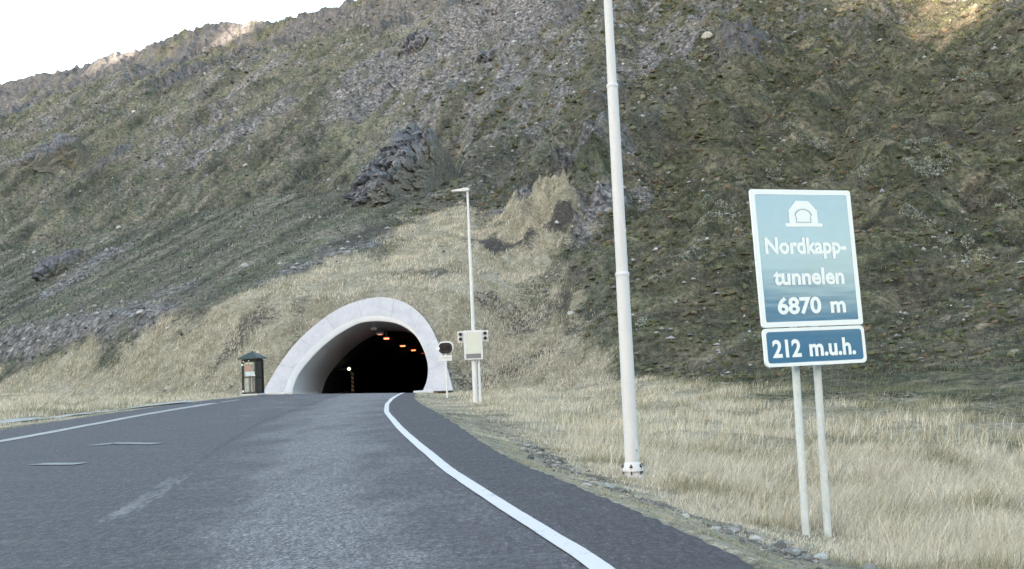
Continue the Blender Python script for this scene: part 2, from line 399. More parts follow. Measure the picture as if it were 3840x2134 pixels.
OUT = [(-16.67, 72.48, .18), (-15.99, 74.14, 1.84), (-14.93, 75.86, 3.56), (-13.74, 77.09, 4.79), (-12.46, 78.05, 5.75), (-11.11, 78.59, 6.29), (-9.41, 78.81, 6.51), (-7.96, 78.44, 6.14), (-6.78, 77.64, 5.34), (-5.89, 76.57, 4.27), (-5.30, 75.42, 3.12), (-4.86, 74.30, 2.00), (-4.49, 73.23, .93), (-4.16, 72.06, -.24)]
INN = [(-14.77, 72.53, .23), (-14.55, 73.55, 1.25), (-13.91, 74.58, 2.28), (-12.98, 75.63, 3.33), (-11.72, 76.56, 4.26), (-10.66, 77.03, 4.73), (-9.55, 77.09, 4.79), (-8.13, 76.82, 4.52), (-6.97, 76.06, 3.76), (-6.23, 74.91, 2.61), (-5.86, 73.55, 1.25), (-5.95, 72.65, .35), (-6.19, 72.07, -.23)]
def smooth_loop(P, n):
    P = np.array(P, float); t = np.concatenate([[0], np.cumsum(np.linalg.norm(np.diff(P, axis=0), axis=1))]); t /= t[-1]
    tt = np.linspace(0, 1, n)
    m = np.gradient(P, t, axis=0); out = []
    for s_ in tt:
        i = min(max(int(np.searchsorted(t, s_)) - 1, 0), len(t) - 2); h = t[i + 1] - t[i]; u = (s_ - t[i]) / h
        out.append((2 * u**3 - 3 * u**2 + 1) * P[i] + (u**3 - 2 * u**2 + u) * h * m[i] + (-2 * u**3 + 3 * u**2) * P[i + 1] + (u**3 - u**2) * h * m[i + 1])
    return np.array(out)
NL = 64
OUTL = smooth_loop(OUT, NL); INL = smooth_loop(INN, NL)
cen = np.array([-10.4, 74.5])
hole = [tuple(cen + (p[:2] - cen) * .97) for p in OUTL] + [(-4.4, 71.9), (-16.3, 71.9)]
keep = ~inside(cx, cy, hole)
# hollow out over the tunnel roof just behind the collar is not needed: the fill lies above it
raz = np.degrees(np.arctan2(cx, cy)); rc = np.hypot(cx, cy)
mnt = (rc > np.interp(raz, AZ, FB) * 1.0)
def sub(mask):
    f = Fq[mask & keep]; u, inv = np.unique(f, return_inverse=True)
    return V[u], inv.reshape(f.shape), {'mask': msk[u], 'mask2': msk2[u]}
v, f, c = sub(~mnt); g_ = link('ground', np_mesh('ground', v, f, M_terr, True, c)); tag(g_, kind='structure')
v, f, c = sub(mnt); g_ = link('mountain', np_mesh('mountain', v, f, M_terr, True, c)); tag(g_, kind='structure')
del V, Fq, X, Y, Z, msk, msk2

# unseen ridge behind the camera, shaped to keep the low sun off the slope
TS = math.tan(math.radians(SUN_EL))
RY = -700.0
_tn = math.tan(math.radians(SUN_AZ - 180)); _cs = math.cos(math.radians(SUN_AZ - 180))
def ridge_top(x):
    T = 222 + 24 * ss(-x, 350, 620) - 40 * ss(x, 10, 200) + 6 * fbm(x / 90, x * 0, 15, 3) + 2 * fbm(x / 22, x * 0, 16, 3)
    for px_, py_, hz_, wd in ((58, 137, 38.0, 6.5), (48.5, 142, 44.5, 2.5), (-141, 360, 109, 11), (-92, 340, 107, 8)):  # notches placed to let sun patches reach the crest and upper slope
        cxn = px_ - (py_ - RY) * _tn; top = hz_ + (py_ - RY) / _cs * TS
        T = np.minimum(T, top + np.maximum(0, np.abs(x - cxn) - wd * .4) ** 2 * (60 / wd ** 2) + 2.0 * vn(x / 3, x * 0, 18))
    return T
xs = np.concatenate([np.linspace(-2500, -780, 50)[:-1], np.arange(-780, 140, 1.5), np.linspace(140, 2500, 60)])
ys = np.array([-1500, -1200, -1000, -850, -760, -720, -708, RY, -692, -680, -640, -560, -480, -400, -340], float)
XX, YY = np.meshgrid(xs, ys, indexing='ij')
T = ridge_top(XX); fall = 1 - np.abs(YY - RY) / np.where(YY < RY, 820, 370)
ZZ = -3 + (T + 3) * np.clip(fall, 0, 1) ** 1.15 + (np.abs(YY - RY) > 20) * 4 * fbm(XX / 60, YY / 60, 19, 4)
ZZ = np.where((YY <= -1500) | (YY >= -340), -3, ZZ)
I = np.arange(XX.size).reshape(XX.shape)[:-1, :-1]; k = len(ys)
Vr = np.stack([XX + (YY - RY) * _tn, YY, ZZ], -1).reshape(-1, 3)
mk = np.tile([0, .3, .2, .5], (len(Vr), 1)); mk2 = np.tile([0, 0, 0, 1.], (len(Vr), 1))
tag(link('shading_ridge', np_mesh('shading_ridge', Vr, np.stack([I, I + k, I + k + 1, I + 1], -1).reshape(-1, 4), M_terr, True, {'mask': mk, 'mask2': mk2})), kind='structure')

# ------------------------------------------------------------------ road
def resample(pl, ys_):
    pl = np.array(pl, float); return np.interp(ys_, pl[:, 1], pl[:, 0])
def smooth_x(pl, ys_, s=2.0):
    x = np.zeros_like(ys_, float); wsum = 0
    for o in np.linspace(-2, 2, 9):
        wg = math.exp(-o * o / 2); x = x + wg * resample(pl, ys_ + o * s * np.clip((ys_ + 30) / 40, 0, 1)); wsum += wg
    return x / wsum
SEAM = [(0.6, -30), (-3.2, 0), (-3.9, 6), (-4.41, 11.85), (-5.21, 16.92), (-6.23, 22.94), (-8.0, 34.25), (-8.9, 45.0), (-9.6, 54), (-10.2, 64), (-10.4, 72)]
WHITE = [(4.8, -30), (1.72, 0), (1.1, 4), (.54, 8.11), (-.10, 11.13), (-1.05, 15.92), (-2.80, 26.42), (-4.55, 38.25), (-5.60, 47.4), (-6.25, 55), (-6.55, 60), (-6.75, 64), (-6.85, 70), (-6.9, 82)]
def road_mat():
    m, t, b = mat('asphalt', .78); h = N(t); P = h.pos()
    at = h.n('ShaderNodeAttribute', attribute_name='mask'); sp = h.n('ShaderNodeSeparateColor'); h.l(at.outputs['Color'], sp.inputs[0])
    worn, seam, shoulder = sp.outputs[0], sp.outputs[1], sp.outputs[2]
    agg = h.noise(P, 38, 3, .8); ag2 = h.noise(P, 11, 5, .9); big = h.noise(h.mapping(P, (1, .45, 1)), .7, 5, .7)
    vo = h.n('ShaderNodeTexVoronoi'); vo.inputs['Scale'].default_value = 46; h.l(P, vo.inputs['Vector'])
    base = h.ramp(agg, [(.28, (.024, .0205, .026)), (.44, (.051, .0435, .053)), (.58, (.081, .070, .083)), (.74, (.20, .178, .20))])
    base = h.mix(1.0, base, h.ramp(ag2, [(.32, (.42, .42, .45)), (.5, (1, 1, 1)), (.68, (2.0, 1.98, 1.98))]), 'MULTIPLY')
    lng = h.noise(h.mapping(P, (1, .22, 1)), 15, 4, .85)
    base = h.mix(1.0, base, h.ramp(lng, [(.30, (.50, .50, .52)), (.5, (1, 1, 1)), (.70, (1.75, 1.72, 1.72))]), 'MULTIPLY')
    pale = h.ramp(vo.outputs['Color'], [(.2, (.06, .053, .060)), (.5, (.145, .130, .144)), (.8, (.34, .315, .335))])
    pale = h.mix(1.0, pale, h.ramp(lng, [(.30, (.62, .62, .62)), (.5, (1, 1, 1)), (.70, (1.5, 1.5, 1.5))]), 'MULTIPLY')
    wf = h.rng(h.math('ADD', worn, h.math('ADD', h.rng(big, .3, .7, -.45, .45), h.rng(ag2, .3, .7, -.3, .3))), .35, 1.0, 0, .75)
    col = h.mix(wf, base, pale)
    cross = h.noise(h.mapping(P, (.35, 2.2, 1)), 1.3, 5, .7)
    col = h.mix(h.rng(cross, .52, .72, 0, .38), col, (.15, .148, .15))
    col = h.mix(h.math('MULTIPLY', shoulder, .72), col, h.mix(1.0, base, (.62, .61, .62), 'MULTIPLY'))
    col = h.mix(h.rng(h.math('ADD', seam, h.rng(lng, .3, .7, -.75, .35)), .30, .80, 0, .75), col, (.26, .245, .255))
    col = h.mix(h.math('MULTIPLY', at.outputs['Alpha'], .75), col, (.022, .022, .025))
    h.l(col, b.inputs['Base Color'])
    h.l(h.bump(agg, .012, .8), b.inputs['Normal'])
    return m
ysr = np.concatenate([np.arange(-30, 4, 1.0), np.arange(4, 30, .12), np.arange(30, 72.4, .3), [72.4]])
NX = 300
xr = smooth_x(ROAD_R, ysr) + .045 * vn(ysr / .28, ysr * 0, 3) + .05 * vn(ysr / 1.5, ysr * 0, 4); xl = smooth_x(ROAD_L, ysr) + .06 * vn(ysr / 1.5, ysr * 0, 5)
U = np.linspace(0, 1, NX); XR = xl[:, None] + (xr - xl)[:, None] * U[None]; YR = np.repeat(ysr[:, None], NX, 1)
ZR = zroad(XR, YR) + .012 * fbm(XR / 1.6, YR / 4, 13, 3)
ZR[:, 0] -= .10; ZR[:, -1] -= .10; XR[:, -1] += .02
xw = smooth_x(WHITE, ysr)[:, None]; xs_ = smooth_x(SEAM, ysr)[:, None] + .05 * vn(ysr / 1.2, ysr * 0, 6)[:, None]
mid = (xw + xs_) / 2
worn = np.exp(-((XR - mid - .1) / (.85 + .012 * YR)) ** 2) * (.75 + .35 * fbm(XR / .5, YR / 2.5, 14)) + .45 * np.exp(-((XR - xs_ + 1.6) / 1.5) ** 2) * ss(YR, 24, 50) * (1 - ss(YR, 60, 68))
worn = worn + (.30 + .15 * fbm(XR / 1.5, YR / 5, 24, 3)) * ss(XR - xs_, 0, .5) * (XR < xw) + 1.0 * ss(XR - xw, .2, .6) * ss(fbm(XR / .5, YR / 1.2, 25, 4, .65), .12, .42)
worn = worn + .35 * ss(YR, 45, 66) * (XR > xs_) * (XR < xw)
sm = (.62 + .5 * ss(-YR, -20, -15)) * np.exp(-((XR - xs_) / .13) ** 2) * (1.0 * ss(-YR, -26, -14) + .15) * (.8 + .35 * vn(YR / 1.4, XR * 0, 8)) * ss(YR, 11, 12.2) * (1 - .6 * ss(YR, 20, 32)) + .55 * np.exp(-((XR - xs_ - .16) / .035) ** 2) * ss(YR, 11, 13) * (1 - ss(YR, 18, 22))
dseam = np.exp(-((XR - xs_) / .055) ** 2) * (.75 + .5 * vn(YR / 1.3, XR, 88)) * ss(YR, 12, 15)
sho = ss(XR - xw, .05, .25)
mk = np.stack([np.clip(worn, 0, 1.2), np.clip(sm, 0, 1), sho, np.clip(dseam, 0, 1)], -1).reshape(-1, 4)
I = np.arange(XR.size).reshape(XR.shape)[:-1, :-1]
M_asph = road_mat()
tag(link('road', np_mesh('road', np.stack([XR, YR, ZR], -1).reshape(-1, 3), np.stack([I, I + 1, I + NX + 1, I + NX], -1).reshape(-1, 4), M_asph, True, {'mask': mk})), kind='structure')
def line_mat(name, c, wear):
    m, t, b = mat(name, .6); h = N(t); P = h.pos()
    f = h.noise(P, 30, 5, .85); f2 = h.noise(P, 2.5, 4, .7)
    w_ = h.rng(h.math('ADD', f, h.rng(f2, .3, .7, -.2, .2)), wear, wear + .12)
    h.l(h.mix(w_, h.ramp(f, [(.3, tuple(k * .86 for k in c)), (.7, c)]), (.14, .14, .155)), b.inputs['Base Color'])
    return m
M_line = line_mat('road_paint', (.66, .62, .64), .64); M_left = line_mat('worn_road_paint', (.38, .36, .37), .58); M_faded = line_mat('faded_road_paint', (.25, .24, .25), .50)
def stripe(name, pl, w0, w1, y0, y1, m, dz=.012, n=160):
    ys_ = np.linspace(y0, y1, n); x = smooth_x(pl, ys_, 1.2)
    tx = np.gradient(x, ys_); L = np.hypot(tx, 1); nx, ny = 1 / L, -tx / L
    wd = np.linspace(w0, w1, n) / 2; rows = []
    for k in np.linspace(-1, 1, 4):
        jj = .006 * vn(ys_ / .12, ys_ * 0 + k, 3) * abs(k)
        px, py = x + nx * (wd * k + jj), ys_ + ny * wd * k
        rows.append(np.stack([px, py, zroad(px, py) + .012 * fbm(px / 1.6, py / 4, 13, 3) + dz], -1))
    Vv = np.stack(rows, 1).reshape(-1, 3); I = np.arange(n * 4).reshape(n, 4)[:-1, :-1]
    return tag(link(name, np_mesh(name, Vv, np.stack([I, I + 1, I + 5, I + 4], -1).reshape(-1, 4), m, True)), kind='structure')
stripe('road_marking', WHITE, .165, .18, -28, 76, M_line, n=400)
LLINE = [(-12.5, -30), (-13.2, 10), (-13.86, 29.5), (-14.3, 36.4), (-14.5, 43.75), (-14.3, 51.0), (-14.0, 60), (-13.9, 72)]
stripe('road_marking', LLINE, .40, .46, -20, 52, M_left)
stripe('road_marking', LLINE, .3, .3, 53, 56, M_faded)
def patch(name, pts, w_, m):
    pts = np.array(pts, float); n = 30; t = np.linspace(0, 1, n); tt = np.linspace(0, 1, len(pts))
    x = np.interp(t, tt, pts[:, 0]); y = np.interp(t, tt, pts[:, 1]); dx, dy = np.gradient(x), np.gradient(y); L = np.hypot(dx, dy)
    nx, ny = -dy / L, dx / L; rows = []
    for k in (-1, 0, 1):
        ww = w_ * (.92 + .08 * np.sin(t * np.pi)) / 2 * k
        px, py = x + nx * ww, y + ny * ww; rows.append(np.stack([px, py, zroad(px, py) + .012 * fbm(px / 1.6, py / 4, 13, 3) + .014], -1))
    Vv = np.stack(rows, 1).reshape(-1, 3); I = np.arange(n * 3).reshape(n, 3)[:-1, :-1]
    return tag(link(name, np_mesh(name, Vv, np.stack([I, I + 1, I + 4, I + 3], -1).reshape(-1, 4), m, True)), kind='structure')
patch('road_marking', [(-9.02, 20.66), (-7.98, 20.16)], .40, M_faded)
patch('road_marking', [(-9.9, 25.6), (-9.55, 26.15), (-8.22, 25.26)], .40, M_faded)
# pale gravel track on the left beyond the grass strip
TRK = [(-60, 33.5), (-40, 36.0), (-28, 38.6), (-21.5, 41.0), (-18.6, 44.2), (-17.0, 49.5), (-16.3, 54)]
tx_, ty_ = np.array(TRK).T; n = 80; t_ = np.linspace(0, 1, n); tt_ = np.linspace(0, 1, len(TRK)); px = np.interp(t_, tt_, tx_); py = np.interp(t_, tt_, ty_)
dx, dy = np.gradient(px), np.gradient(py); L = np.hypot(dx, dy); rows = []
for k in np.linspace(-1, 1, 6):
    qx, qy = px - dy / L * k * .62, py + dx / L * k * .62; rows.append(np.stack([qx, qy, terr(qx, qy) + .05 + .02 * (1 - k * k)], -1))
Vv = np.stack(rows, 1).reshape(-1, 3); I = np.arange(n * 6).reshape(n, 6)[:-1, :-1]
M_grav = simple('pale_gravel', (.34, .34, .34), .9, .35, 20)
tag(link('path', np_mesh('path', Vv, np.stack([I, I + 1, I + 7, I + 6], -1).reshape(-1, 4), M_grav, True)), kind='structure')

# ------------------------------------------------------------------ tunnel
def conc_mat():
    m, t, b = mat('pale_concrete', .75); h = N(t); P = h.pos()
    f = h.noise(P, 1.2, 6, .7); v = h.noise(h.mapping(P, (1.6, .3, .25)), 1.6, 5, .7)
    boards = h.n('ShaderNodeTexWave'); boards.inputs['Scale'].default_value = 1.3; boards.inputs['Distortion'].default_value = .8; boards.bands_direction = 'Z'; h.l(P, boards.inputs['Vector'])
    c = h.ramp(f, [(.25, (.39, .37, .395)), (.5, (.48, .455, .49)), (.75, (.54, .51, .55))])
    c = h.mix(h.rng(boards.outputs['Fac'], .0, .12, .10, 0), c, (.42, .42, .45))
    c = h.mix(h.rng(v, .50, .70, 0, .25), c, (.30, .29, .30))
    h.l(c, b.inputs['Base Color']); h.l(h.bump(f, .03, .5), b.inputs['Normal']); return m
M_conc = conc_mat(); M_lip = simple('smooth_concrete', (.56, .53, .545), .7, .06, 2, dirt=(.52, .52, .52))
M_lining = simple('dark_tunnel_lining', (.016, .015, .018), .75, .5, 1.5)  # nearly black: the darkness of the deep tube put into the colour
tun = thing('tunnel_portal', 'pale concrete tunnel mouth with wide sloping collar in the grassy slope', 'tunnel', (-10.4, 72.4, 0))
off = Vector(tun.location)
mid_l = INL + (OUTL - INL) * np.interp(np.linspace(0, 1, NL), [0, .15, .5, .8, 1], [.28, .34, .22, .05, .02])[:, None]
nrm = np.array([0, -.707, .707])            # outward normal of the sloping face
def loft(name, loops, m, parent, smooth=True):
    Vv = np.concatenate(loops) - np.array(off); n = len(loops[0]); k = len(loops); I = (np.arange(k - 1)[:, None] * n + np.arange(n - 1)[None])
    o = link(name, np_mesh(name, Vv, np.stack([I, I + 1, I + n + 1, I + n], -1).reshape(-1, 4), m, smooth), parent); return o
ext = OUTL.copy(); dn = np.array([0, .707, -.707])
cy3 = np.array([-10.4, 75.0, 1.5])
outward = OUTL - cy3; outward[:, 1:] = outward[:, 1:]; outward /= np.linalg.norm(outward, axis=1)[:, None]
# collar face split into cast panels
NP = 9; edges = np.linspace(0, NL - 1, NP + 1).astype(int)
for i in range(NP):
    a_, b_ = edges[i], edges[i + 1] + 1
    t0 = np.linspace(0, 1, b_ - a_); lo = []
    for L_ in (OUTL + outward * .05 + dn * .5, OUTL + outward * .04 + nrm * .02, OUTL + nrm * .10, mid_l + nrm * .10, mid_l + nrm * .085):
        q_ = L_[a_:b_].copy()
        if i > 0: q_[0] = q_[0] + (q_[1] - q_[0]) * .018
        if i < NP - 1: q_[-1] = q_[-1] + (q_[-2] - q_[-1]) * .018
        lo.append(q_)
    loft('collar_panel', lo, M_conc, tun, False)
loft('collar_backing', [OUTL + dn * .5, OUTL + nrm * .03, mid_l + nrm * .03, INL + nrm * .0], M_dark, tun, False)
loft('inner_rim', [mid_l + nrm * .085, INL * .93 + mid_l * .07 + nrm * .06, INL, INL + [0, .14, 0]], M_lip, tun)
INX = np.concatenate([INL[:1] - [0, 0, 1.2], INL, INL[-1:] - [0, 0, 1.2]])
def section(y_add, dz): return INX + np.array([0, y_add, dz])
loft('entrance_vault', [INX + [0, .12, 0]] + [section(d_, -.035 * d_) for d_ in np.linspace(1.2, 11, 8)], M_lip, tun)
vv = [section(d_, -.035 * d_) for d_ in np.concatenate([[11], np.linspace(13, 160, 40)])]
vv = [q_ + .22 * np.stack([vn(q_[:, 2] * .6, q_[:, 1] * .4, 4), 0 * q_[:, 0], vn(q_[:, 0] * .6, q_[:, 1] * .4, 5)], -1) * (j > 0) for j, q_ in enumerate(vv)]
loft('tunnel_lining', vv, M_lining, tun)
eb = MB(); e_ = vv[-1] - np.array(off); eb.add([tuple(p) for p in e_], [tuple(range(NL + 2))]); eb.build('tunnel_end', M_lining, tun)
# tunnel floor
fl = MB()
fy = [71.0, 76, 85, 110, 160, 236]
fv = [(x - off.x, y - off.y, float(zroad(x, y)) - .03 - off.z) for y in fy for x in (-16.6, -10, -4.4)]
fl.add(fv, [(j * 3 + k, j * 3 + k + 1, j * 3 + k + 4, j * 3 + k + 3) for j in range(5) for k in range(2)])
fl.build('tunnel_floor', M_asph, tun)
# kerbs
kb = MB(); pts_ = [(-15.3, 71.6), (-14.75, 74), (-14.6, 80), (-14.6, 96)]
for (x0, y0), (x1, y1) in zip(pts_, pts_[1:]):
    c_ = Vector(((x0 + x1) / 2, (y0 + y1) / 2, float(zroad((x0 + x1) / 2, (y0 + y1) / 2)) + .03)) - off
    kb.box(c_, (.5, math.hypot(x1 - x0, y1 - y0), .26), .03, Matrix.Rotation(-math.atan2(x1 - x0, y1 - y0), 3, 'Z'))
kb.build('kerb', M_lip, tun)
kb = MB(); kb.box(Vector((-5.95, 70.2, float(zroad(-5.9, 70.2)) + .05)) - off, (1.2, 2.6, .22), .04, Matrix.Rotation(.12, 3, 'Z')); kb.box(Vector((-5.95, 76, float(zroad(-6, 76)) + .02)) - off, (.5, 8, .25), .03); kb.build('kerb', M_lip, tun)
foot = MB(); foot.box(Vector((-15.75, 72.15, -.16)) - off, (2.3, .5, .86), .04); foot.build('footing', M_lip, tun)

# tunnel lamps (lit)
M_sod = emit('sodium_lamp', (1.0, .10, .06), .35); M_sodw = emit('sodium_core', (1.0, .20, .07), .6)
def unproj(px, py, y):
    px, py = px * 1024 / 2576, py * 1024 / 2576
    d = _f + _R * (px - 512) / FPX - _U * (py - 284.5) / FPX; return Vector((0, 0, EYE)) + d * (y / d.y)
lamp_lab = ['unlit grey ceiling lamp hanging nearest the tunnel mouth', 'glowing orange ceiling lamp, the first lit one inside the tunnel', 'glowing orange ceiling lamp, second lit one inside the tunnel', 'glowing orange ceiling lamp, third lit one along the tunnel roof', 'dim red ceiling lamp, farthest one deep in the tunnel']
for i, (lx_, ly_, wy) in enumerate([(941, 827, 79.0), (972, 850, 84.0), (1013, 869, 100.0), (1040, 880, 114.0), (1060, 887, 128.0)]):
    wx, wy, wz = unproj(lx_, ly_, wy)
    L_ = thing('tunnel_lamp', lamp_lab[i], 'ceiling lamp', (wx, wy, wz), 0, 'lamps along the tunnel ceiling')
    hh = .40 if i < 2 else .7
    MB().box((0, 0, .04), (.42 + .1 * (i > 1), .8, .10), .03).build('housing', M_galv, L_)
    MB().tube([(0, 0, .08), (0, 0, hh)], .03, 8).build('hanger', M_white, L_)
    MB().box((0, 0, -.06), (.36 + .06 * (i > 1), .5, .09), .02).build('diffuser', M_panel if i == 0 else (M_sodw if i in (1, 2, 3) else M_sod), L_)
L_ = thing('tunnel_lamp', 'pink lit ceiling lamp right behind the unlit one at the tunnel mouth', 'ceiling lamp', tuple(unproj(956, 840, 81.5)), 0, 'lamps along the tunnel ceiling')
MB().box((0, 0, .04), (.5, .9, .12), .03).build('housing', M_galv, L_); MB().tube([(0, 0, .08), (0, 0, .45)], .03, 8).build('hanger', M_white, L_)
MB().box((0, 0, -.05), (.34, .5, .05), .02).build('diffuser', emit('pink_lamp', (1, .35, .25), .12), L_)
p = unproj(878, 928, 88)
gl = thing('emergency_lamp', 'small greenish white light glowing on the left tunnel wall', 'lamp', tuple(p))
MB().tube([(0, -.04, 0), (0, .04, 0)], .13, 14).build('lens', emit('green_white_light', (.75, 1.0, .6), .35), gl)
MB().box((-.45, .1, 0), (.9, .1, .16), .02).build('bracket', M_dark, gl)
mp = unproj(888, 990, 87); zt_, zb_ = unproj(888, 932, 87).z, mp.z
mk_ = thing('marker_board', 'narrow striped yellow and dark marker board on the left inside the tunnel', 'marker board', (mp.x, 87, zb_))
MB().box((0, .02, (zt_ - zb_) / 2), (.22, .03, zt_ - zb_), .005).build('board', M_black, mk_)
M_yel = simple('faded_yellow_stripe', (.75, .45, .14), .5, .15)
for k in range(5):
    z0 = .12 + k * (zt_ - zb_ - .2) / 5; sgn = 1
    MB().add([(-.1, -.005, z0 + .16), (.1, -.005, z0), (.1, -.005, z0 + .14), (-.1, -.005, z0 + .30)], [(0, 1, 2, 3)]) 
    b_ = MB(); b_.add([(-.1, -.004, z0 + .16), (.1, -.004, z0), (.1, -.004, z0 + .14), (-.1, -.004, z0 + .30)], [(0, 1, 2, 3)]); b_.build('stripe', M_yel, mk_)

# ------------------------------------------------------------------ street lamps
def lamp_post(x, y, label, H, rb, group, near):
    z = float(terr(x, y)); o = thing('street_lamp', label, 'street lamp', (x, y, z), 0, group)
    n = 28 if near else 14
    secs = [(.0, 3.56, rb, rb * .92), (3.56, 6.9, rb * .84, rb * .76), (6.9, H, rb * .66, rb * .52)]
    for i, (z0, z1, r0, r1) in enumerate(secs):
        z0 = z0 if i else -.3
        MB().tube([(0, 0, z0), (0, 0, z1)], [r0, r1], n).build('pole_section', M_galv if near else M_white, o)
        if i < 2: MB().tube([(0, 0, z1 - .05), (0, 0, z1 - .02), (0, 0, z1 + .012), (0, 0, z1 + .03)], [r1 + .002, r1 + .010, r1 + .008, r1 * .9], n).build('collar', M_galv if near else M_white, o)
    if near:
        b = MB(); b.tube([(0, 0, -.05), (0, 0, .09)], rb * 1.55, n); b.tube([(0, 0, .09), (0, 0, .15)], [rb * 1.15, rb * 1.15], n); b.tube([(0, 0, .15), (0, 0, .21), (0, 0, .30)], [rb * 1.5, rb * 1.5, rb * 1.02], n); b.build('base_flange', M_galv, o)
        for k in range(6):
            q = k * math.pi / 3 + .3; cx_, cy_ = rb * 1.40 * math.cos(q), rb * 1.40 * math.sin(q)
            MB().tube([(cx_, cy_, -.1), (cx_, cy_, .27)], .014, 6).tube([(cx_, cy_, .213), (cx_, cy_, .24)], .028, 6, smooth=False).build('bolt', M_dark, o)
        d = MB(); vs = []
        for zz in (.34, .66):
            for q in np.linspace(-1.3, -.35, 7): vs.append(((rb * .995 + .006) * math.cos(q), (rb * .995 + .006) * math.sin(q), zz))
        d.add(vs, [(k, k + 1, k + 8, k + 7) for k in range(6)], True); d.build('hatch', M_white, o)
        q = -.9
        MB().box((rb * 1.0 * math.cos(q), rb * 1.0 * math.sin(q), .5), (.02, .02, .035), .003).build('lock', M_dark, o)
        for zz in (2.2, 1.9, 1.35, 2.55):
            MB().tube([(rb * .93 * math.cos(.1), rb * .93 * math.sin(.1) - .0, zz), (rb * .93 + .012, 0, zz)], .008, 6).build('screw', M_dark, o)
    MB().tube([(0, 0, H - .05), (0, 0, H + .04), (-.12, 0, H + .06)], [rb * .52, rb * .5, rb * .45], 10).build('arm', M_white, o)
    hd = MB(); s_ = 1.0
    pr = [(-.72, H - .02), (-.68, H + .035), (-.12, H + .12), (.08, H + .11), (.09, H - .0), (-.10, H - .04)]
    hd.prism(pr, -.13, .13); hd.build('lamp_head', M_white, o)
    MB().box((-.38, 0, H - .045), (.42, .20, .03), .01).build('glass', M_panelD, o)
    return o
lamp_post(1.93, 19.1, 'tall grey steel lamp post, the near one cut off by the picture top', 9.9, .125, 'lamp posts along the road', True)
lamp_post(-1.80, 48.6, 'tall slim white lamp post with short lamp head, beside the tunnel mouth', 9.45, .095, 'lamp posts along the road', False)

# ------------------------------------------------------------------ big blue sign
def sign_mat(name, c):
    m, t, b = mat(name, .13, c, ior=2.7); h = N(t); P = h.n('ShaderNodeTexCoord').outputs['Object']
    f = h.noise(P, 3, 5, .7); h.l(h.ramp(f, [(.3, tuple(k * .9 for k in c)), (.7, tuple(k * 1.1 for k in c))]), b.inputs['Base Color'])
    h.l(h.bump(h.noise(h.mapping(P, (.6, 1, 4)), 1.6, 2, .5), .006, .2), b.inputs['Normal']); return m
M_blue = sign_mat('blue_sign_face', (.008, .135, .30)); M_sw = simple('white_sign_film', (.84, .86, .88), .35, .02)
SX, SY = 3.465, 13.25
sz = float(terr(SX, SY)) ; 
sign = thing('road_sign', 'blue tunnel information sign with white lettering on two grey posts', 'road sign', (SX, SY, 0), math.radians(21))
sign_tilt = math.radians(-3.0)       # the panels lean back a little, held at their top edge
W_ = 1.45; ZT = 3.43; H1 = 1.665; H2 = .455; ZB1 = ZT - H1; ZT2 = ZB1 - .012; ZB2 = ZT2 - H2; cxs = .095
def rrect(x0, x1, z0, z1, r, n=6):
    pts = []
    for (cx_, cz_, a0) in ((x1 - r, z1 - r, 0), (x0 + r, z1 - r, 90), (x0 + r, z0 + r, 180), (x1 - r, z0 + r, 270)):
        for k in range(n + 1):
            q = math.radians(a0 + 90 * k / n); pts.append((cx_ + r * math.cos(q), cz_ + r * math.sin(q)))
    return pts
def ring(x0, x1, z0, z1, r, wb, y0, y1):
    b = MB(); o_ = rrect(x0, x1, z0, z1, r); i_ = rrect(x0 + wb, x1 - wb, z0 + wb, z1 - wb, max(r - wb * .5, .02)); n = len(o_)
    vs = [(x, y0, z) for x, z in o_] + [(x, y0, z) for x, z in i_] + [(x, y1, z) for x, z in o_] + [(x, y1, z) for x, z in i_]; fs = []
    for k in range(n):
        j = (k + 1) % n; fs += [(k, j, n + j, n + k), (k, 2 * n + k, 2 * n + j, j), (n + k, n + j, 3 * n + j, 3 * n + k), (2 * n + k, 3 * n + k, 3 * n + j, 2 * n + j)]
    b.add(vs, fs); return b
for nm, z0, z1, r_, wb in (('main_panel', ZB1, ZT, .035, .062), ('lower_panel', ZB2, ZT2, .06, .042)):
    pn = MB().prism(rrect(cxs - W_ / 2 + .004, cxs + W_ / 2 - .004, z0 + .004, z1 - .004, r_), -.02, .0).build(nm, M_blue, sign)
    ring(cxs - W_ / 2, cxs + W_ / 2, z0, z1, r_, wb, -.0235, .004).build('border', M_sw, pn)
    MB().box((cxs, .03, (z0 + z1) / 2), (W_ * .94, .04, .05), .005).build('bracket', M_post, pn)
def text_mesh(s, width, cap, x_c, z_base, y, parent, name='lettering', off_=.034, cond=None):
    cu = bpy.data.curves.new('t', 'FONT'); cu.body = s; cu.size = 1; cu.offset = off_; cu.space_character = 1.0; cu.extrude = 0; cu.resolution_u = 4
    tmp = bpy.data.objects.new('t', cu); COL.objects.link(tmp); bpy.context.view_layer.update()
    me = bpy.data.meshes.new_from_object(tmp.evaluated_get(bpy.context.evaluated_depsgraph_get())); bpy.data.objects.remove(tmp)
    n = len(me.vertices); c = np.empty(n * 3, np.float32); me.vertices.foreach_get('co', c); c = c.reshape(-1, 3)
    x0, x1 = c[:, 0].min(), c[:, 0].max()
    c2 = np.stack([(c[:, 0] - (x0 + x1) / 2) * width / (x1 - x0) + x_c, np.full(n, y), c[:, 1] * cap / (.729 + off_) + z_base], -1)
    me.vertices.foreach_set('co', c2.astype(np.float32).ravel()); me.materials.clear(); me.materials.append(M_sw); me.name = name; me.update()
    return link(name, me, parent)
mp_, lp_ = [c for c in bpy.data.objects if c.name in ('main_panel', 'lower_panel')]
if mp_.name != 'main_panel': mp_, lp_ = lp_, mp_
yt = -.0235
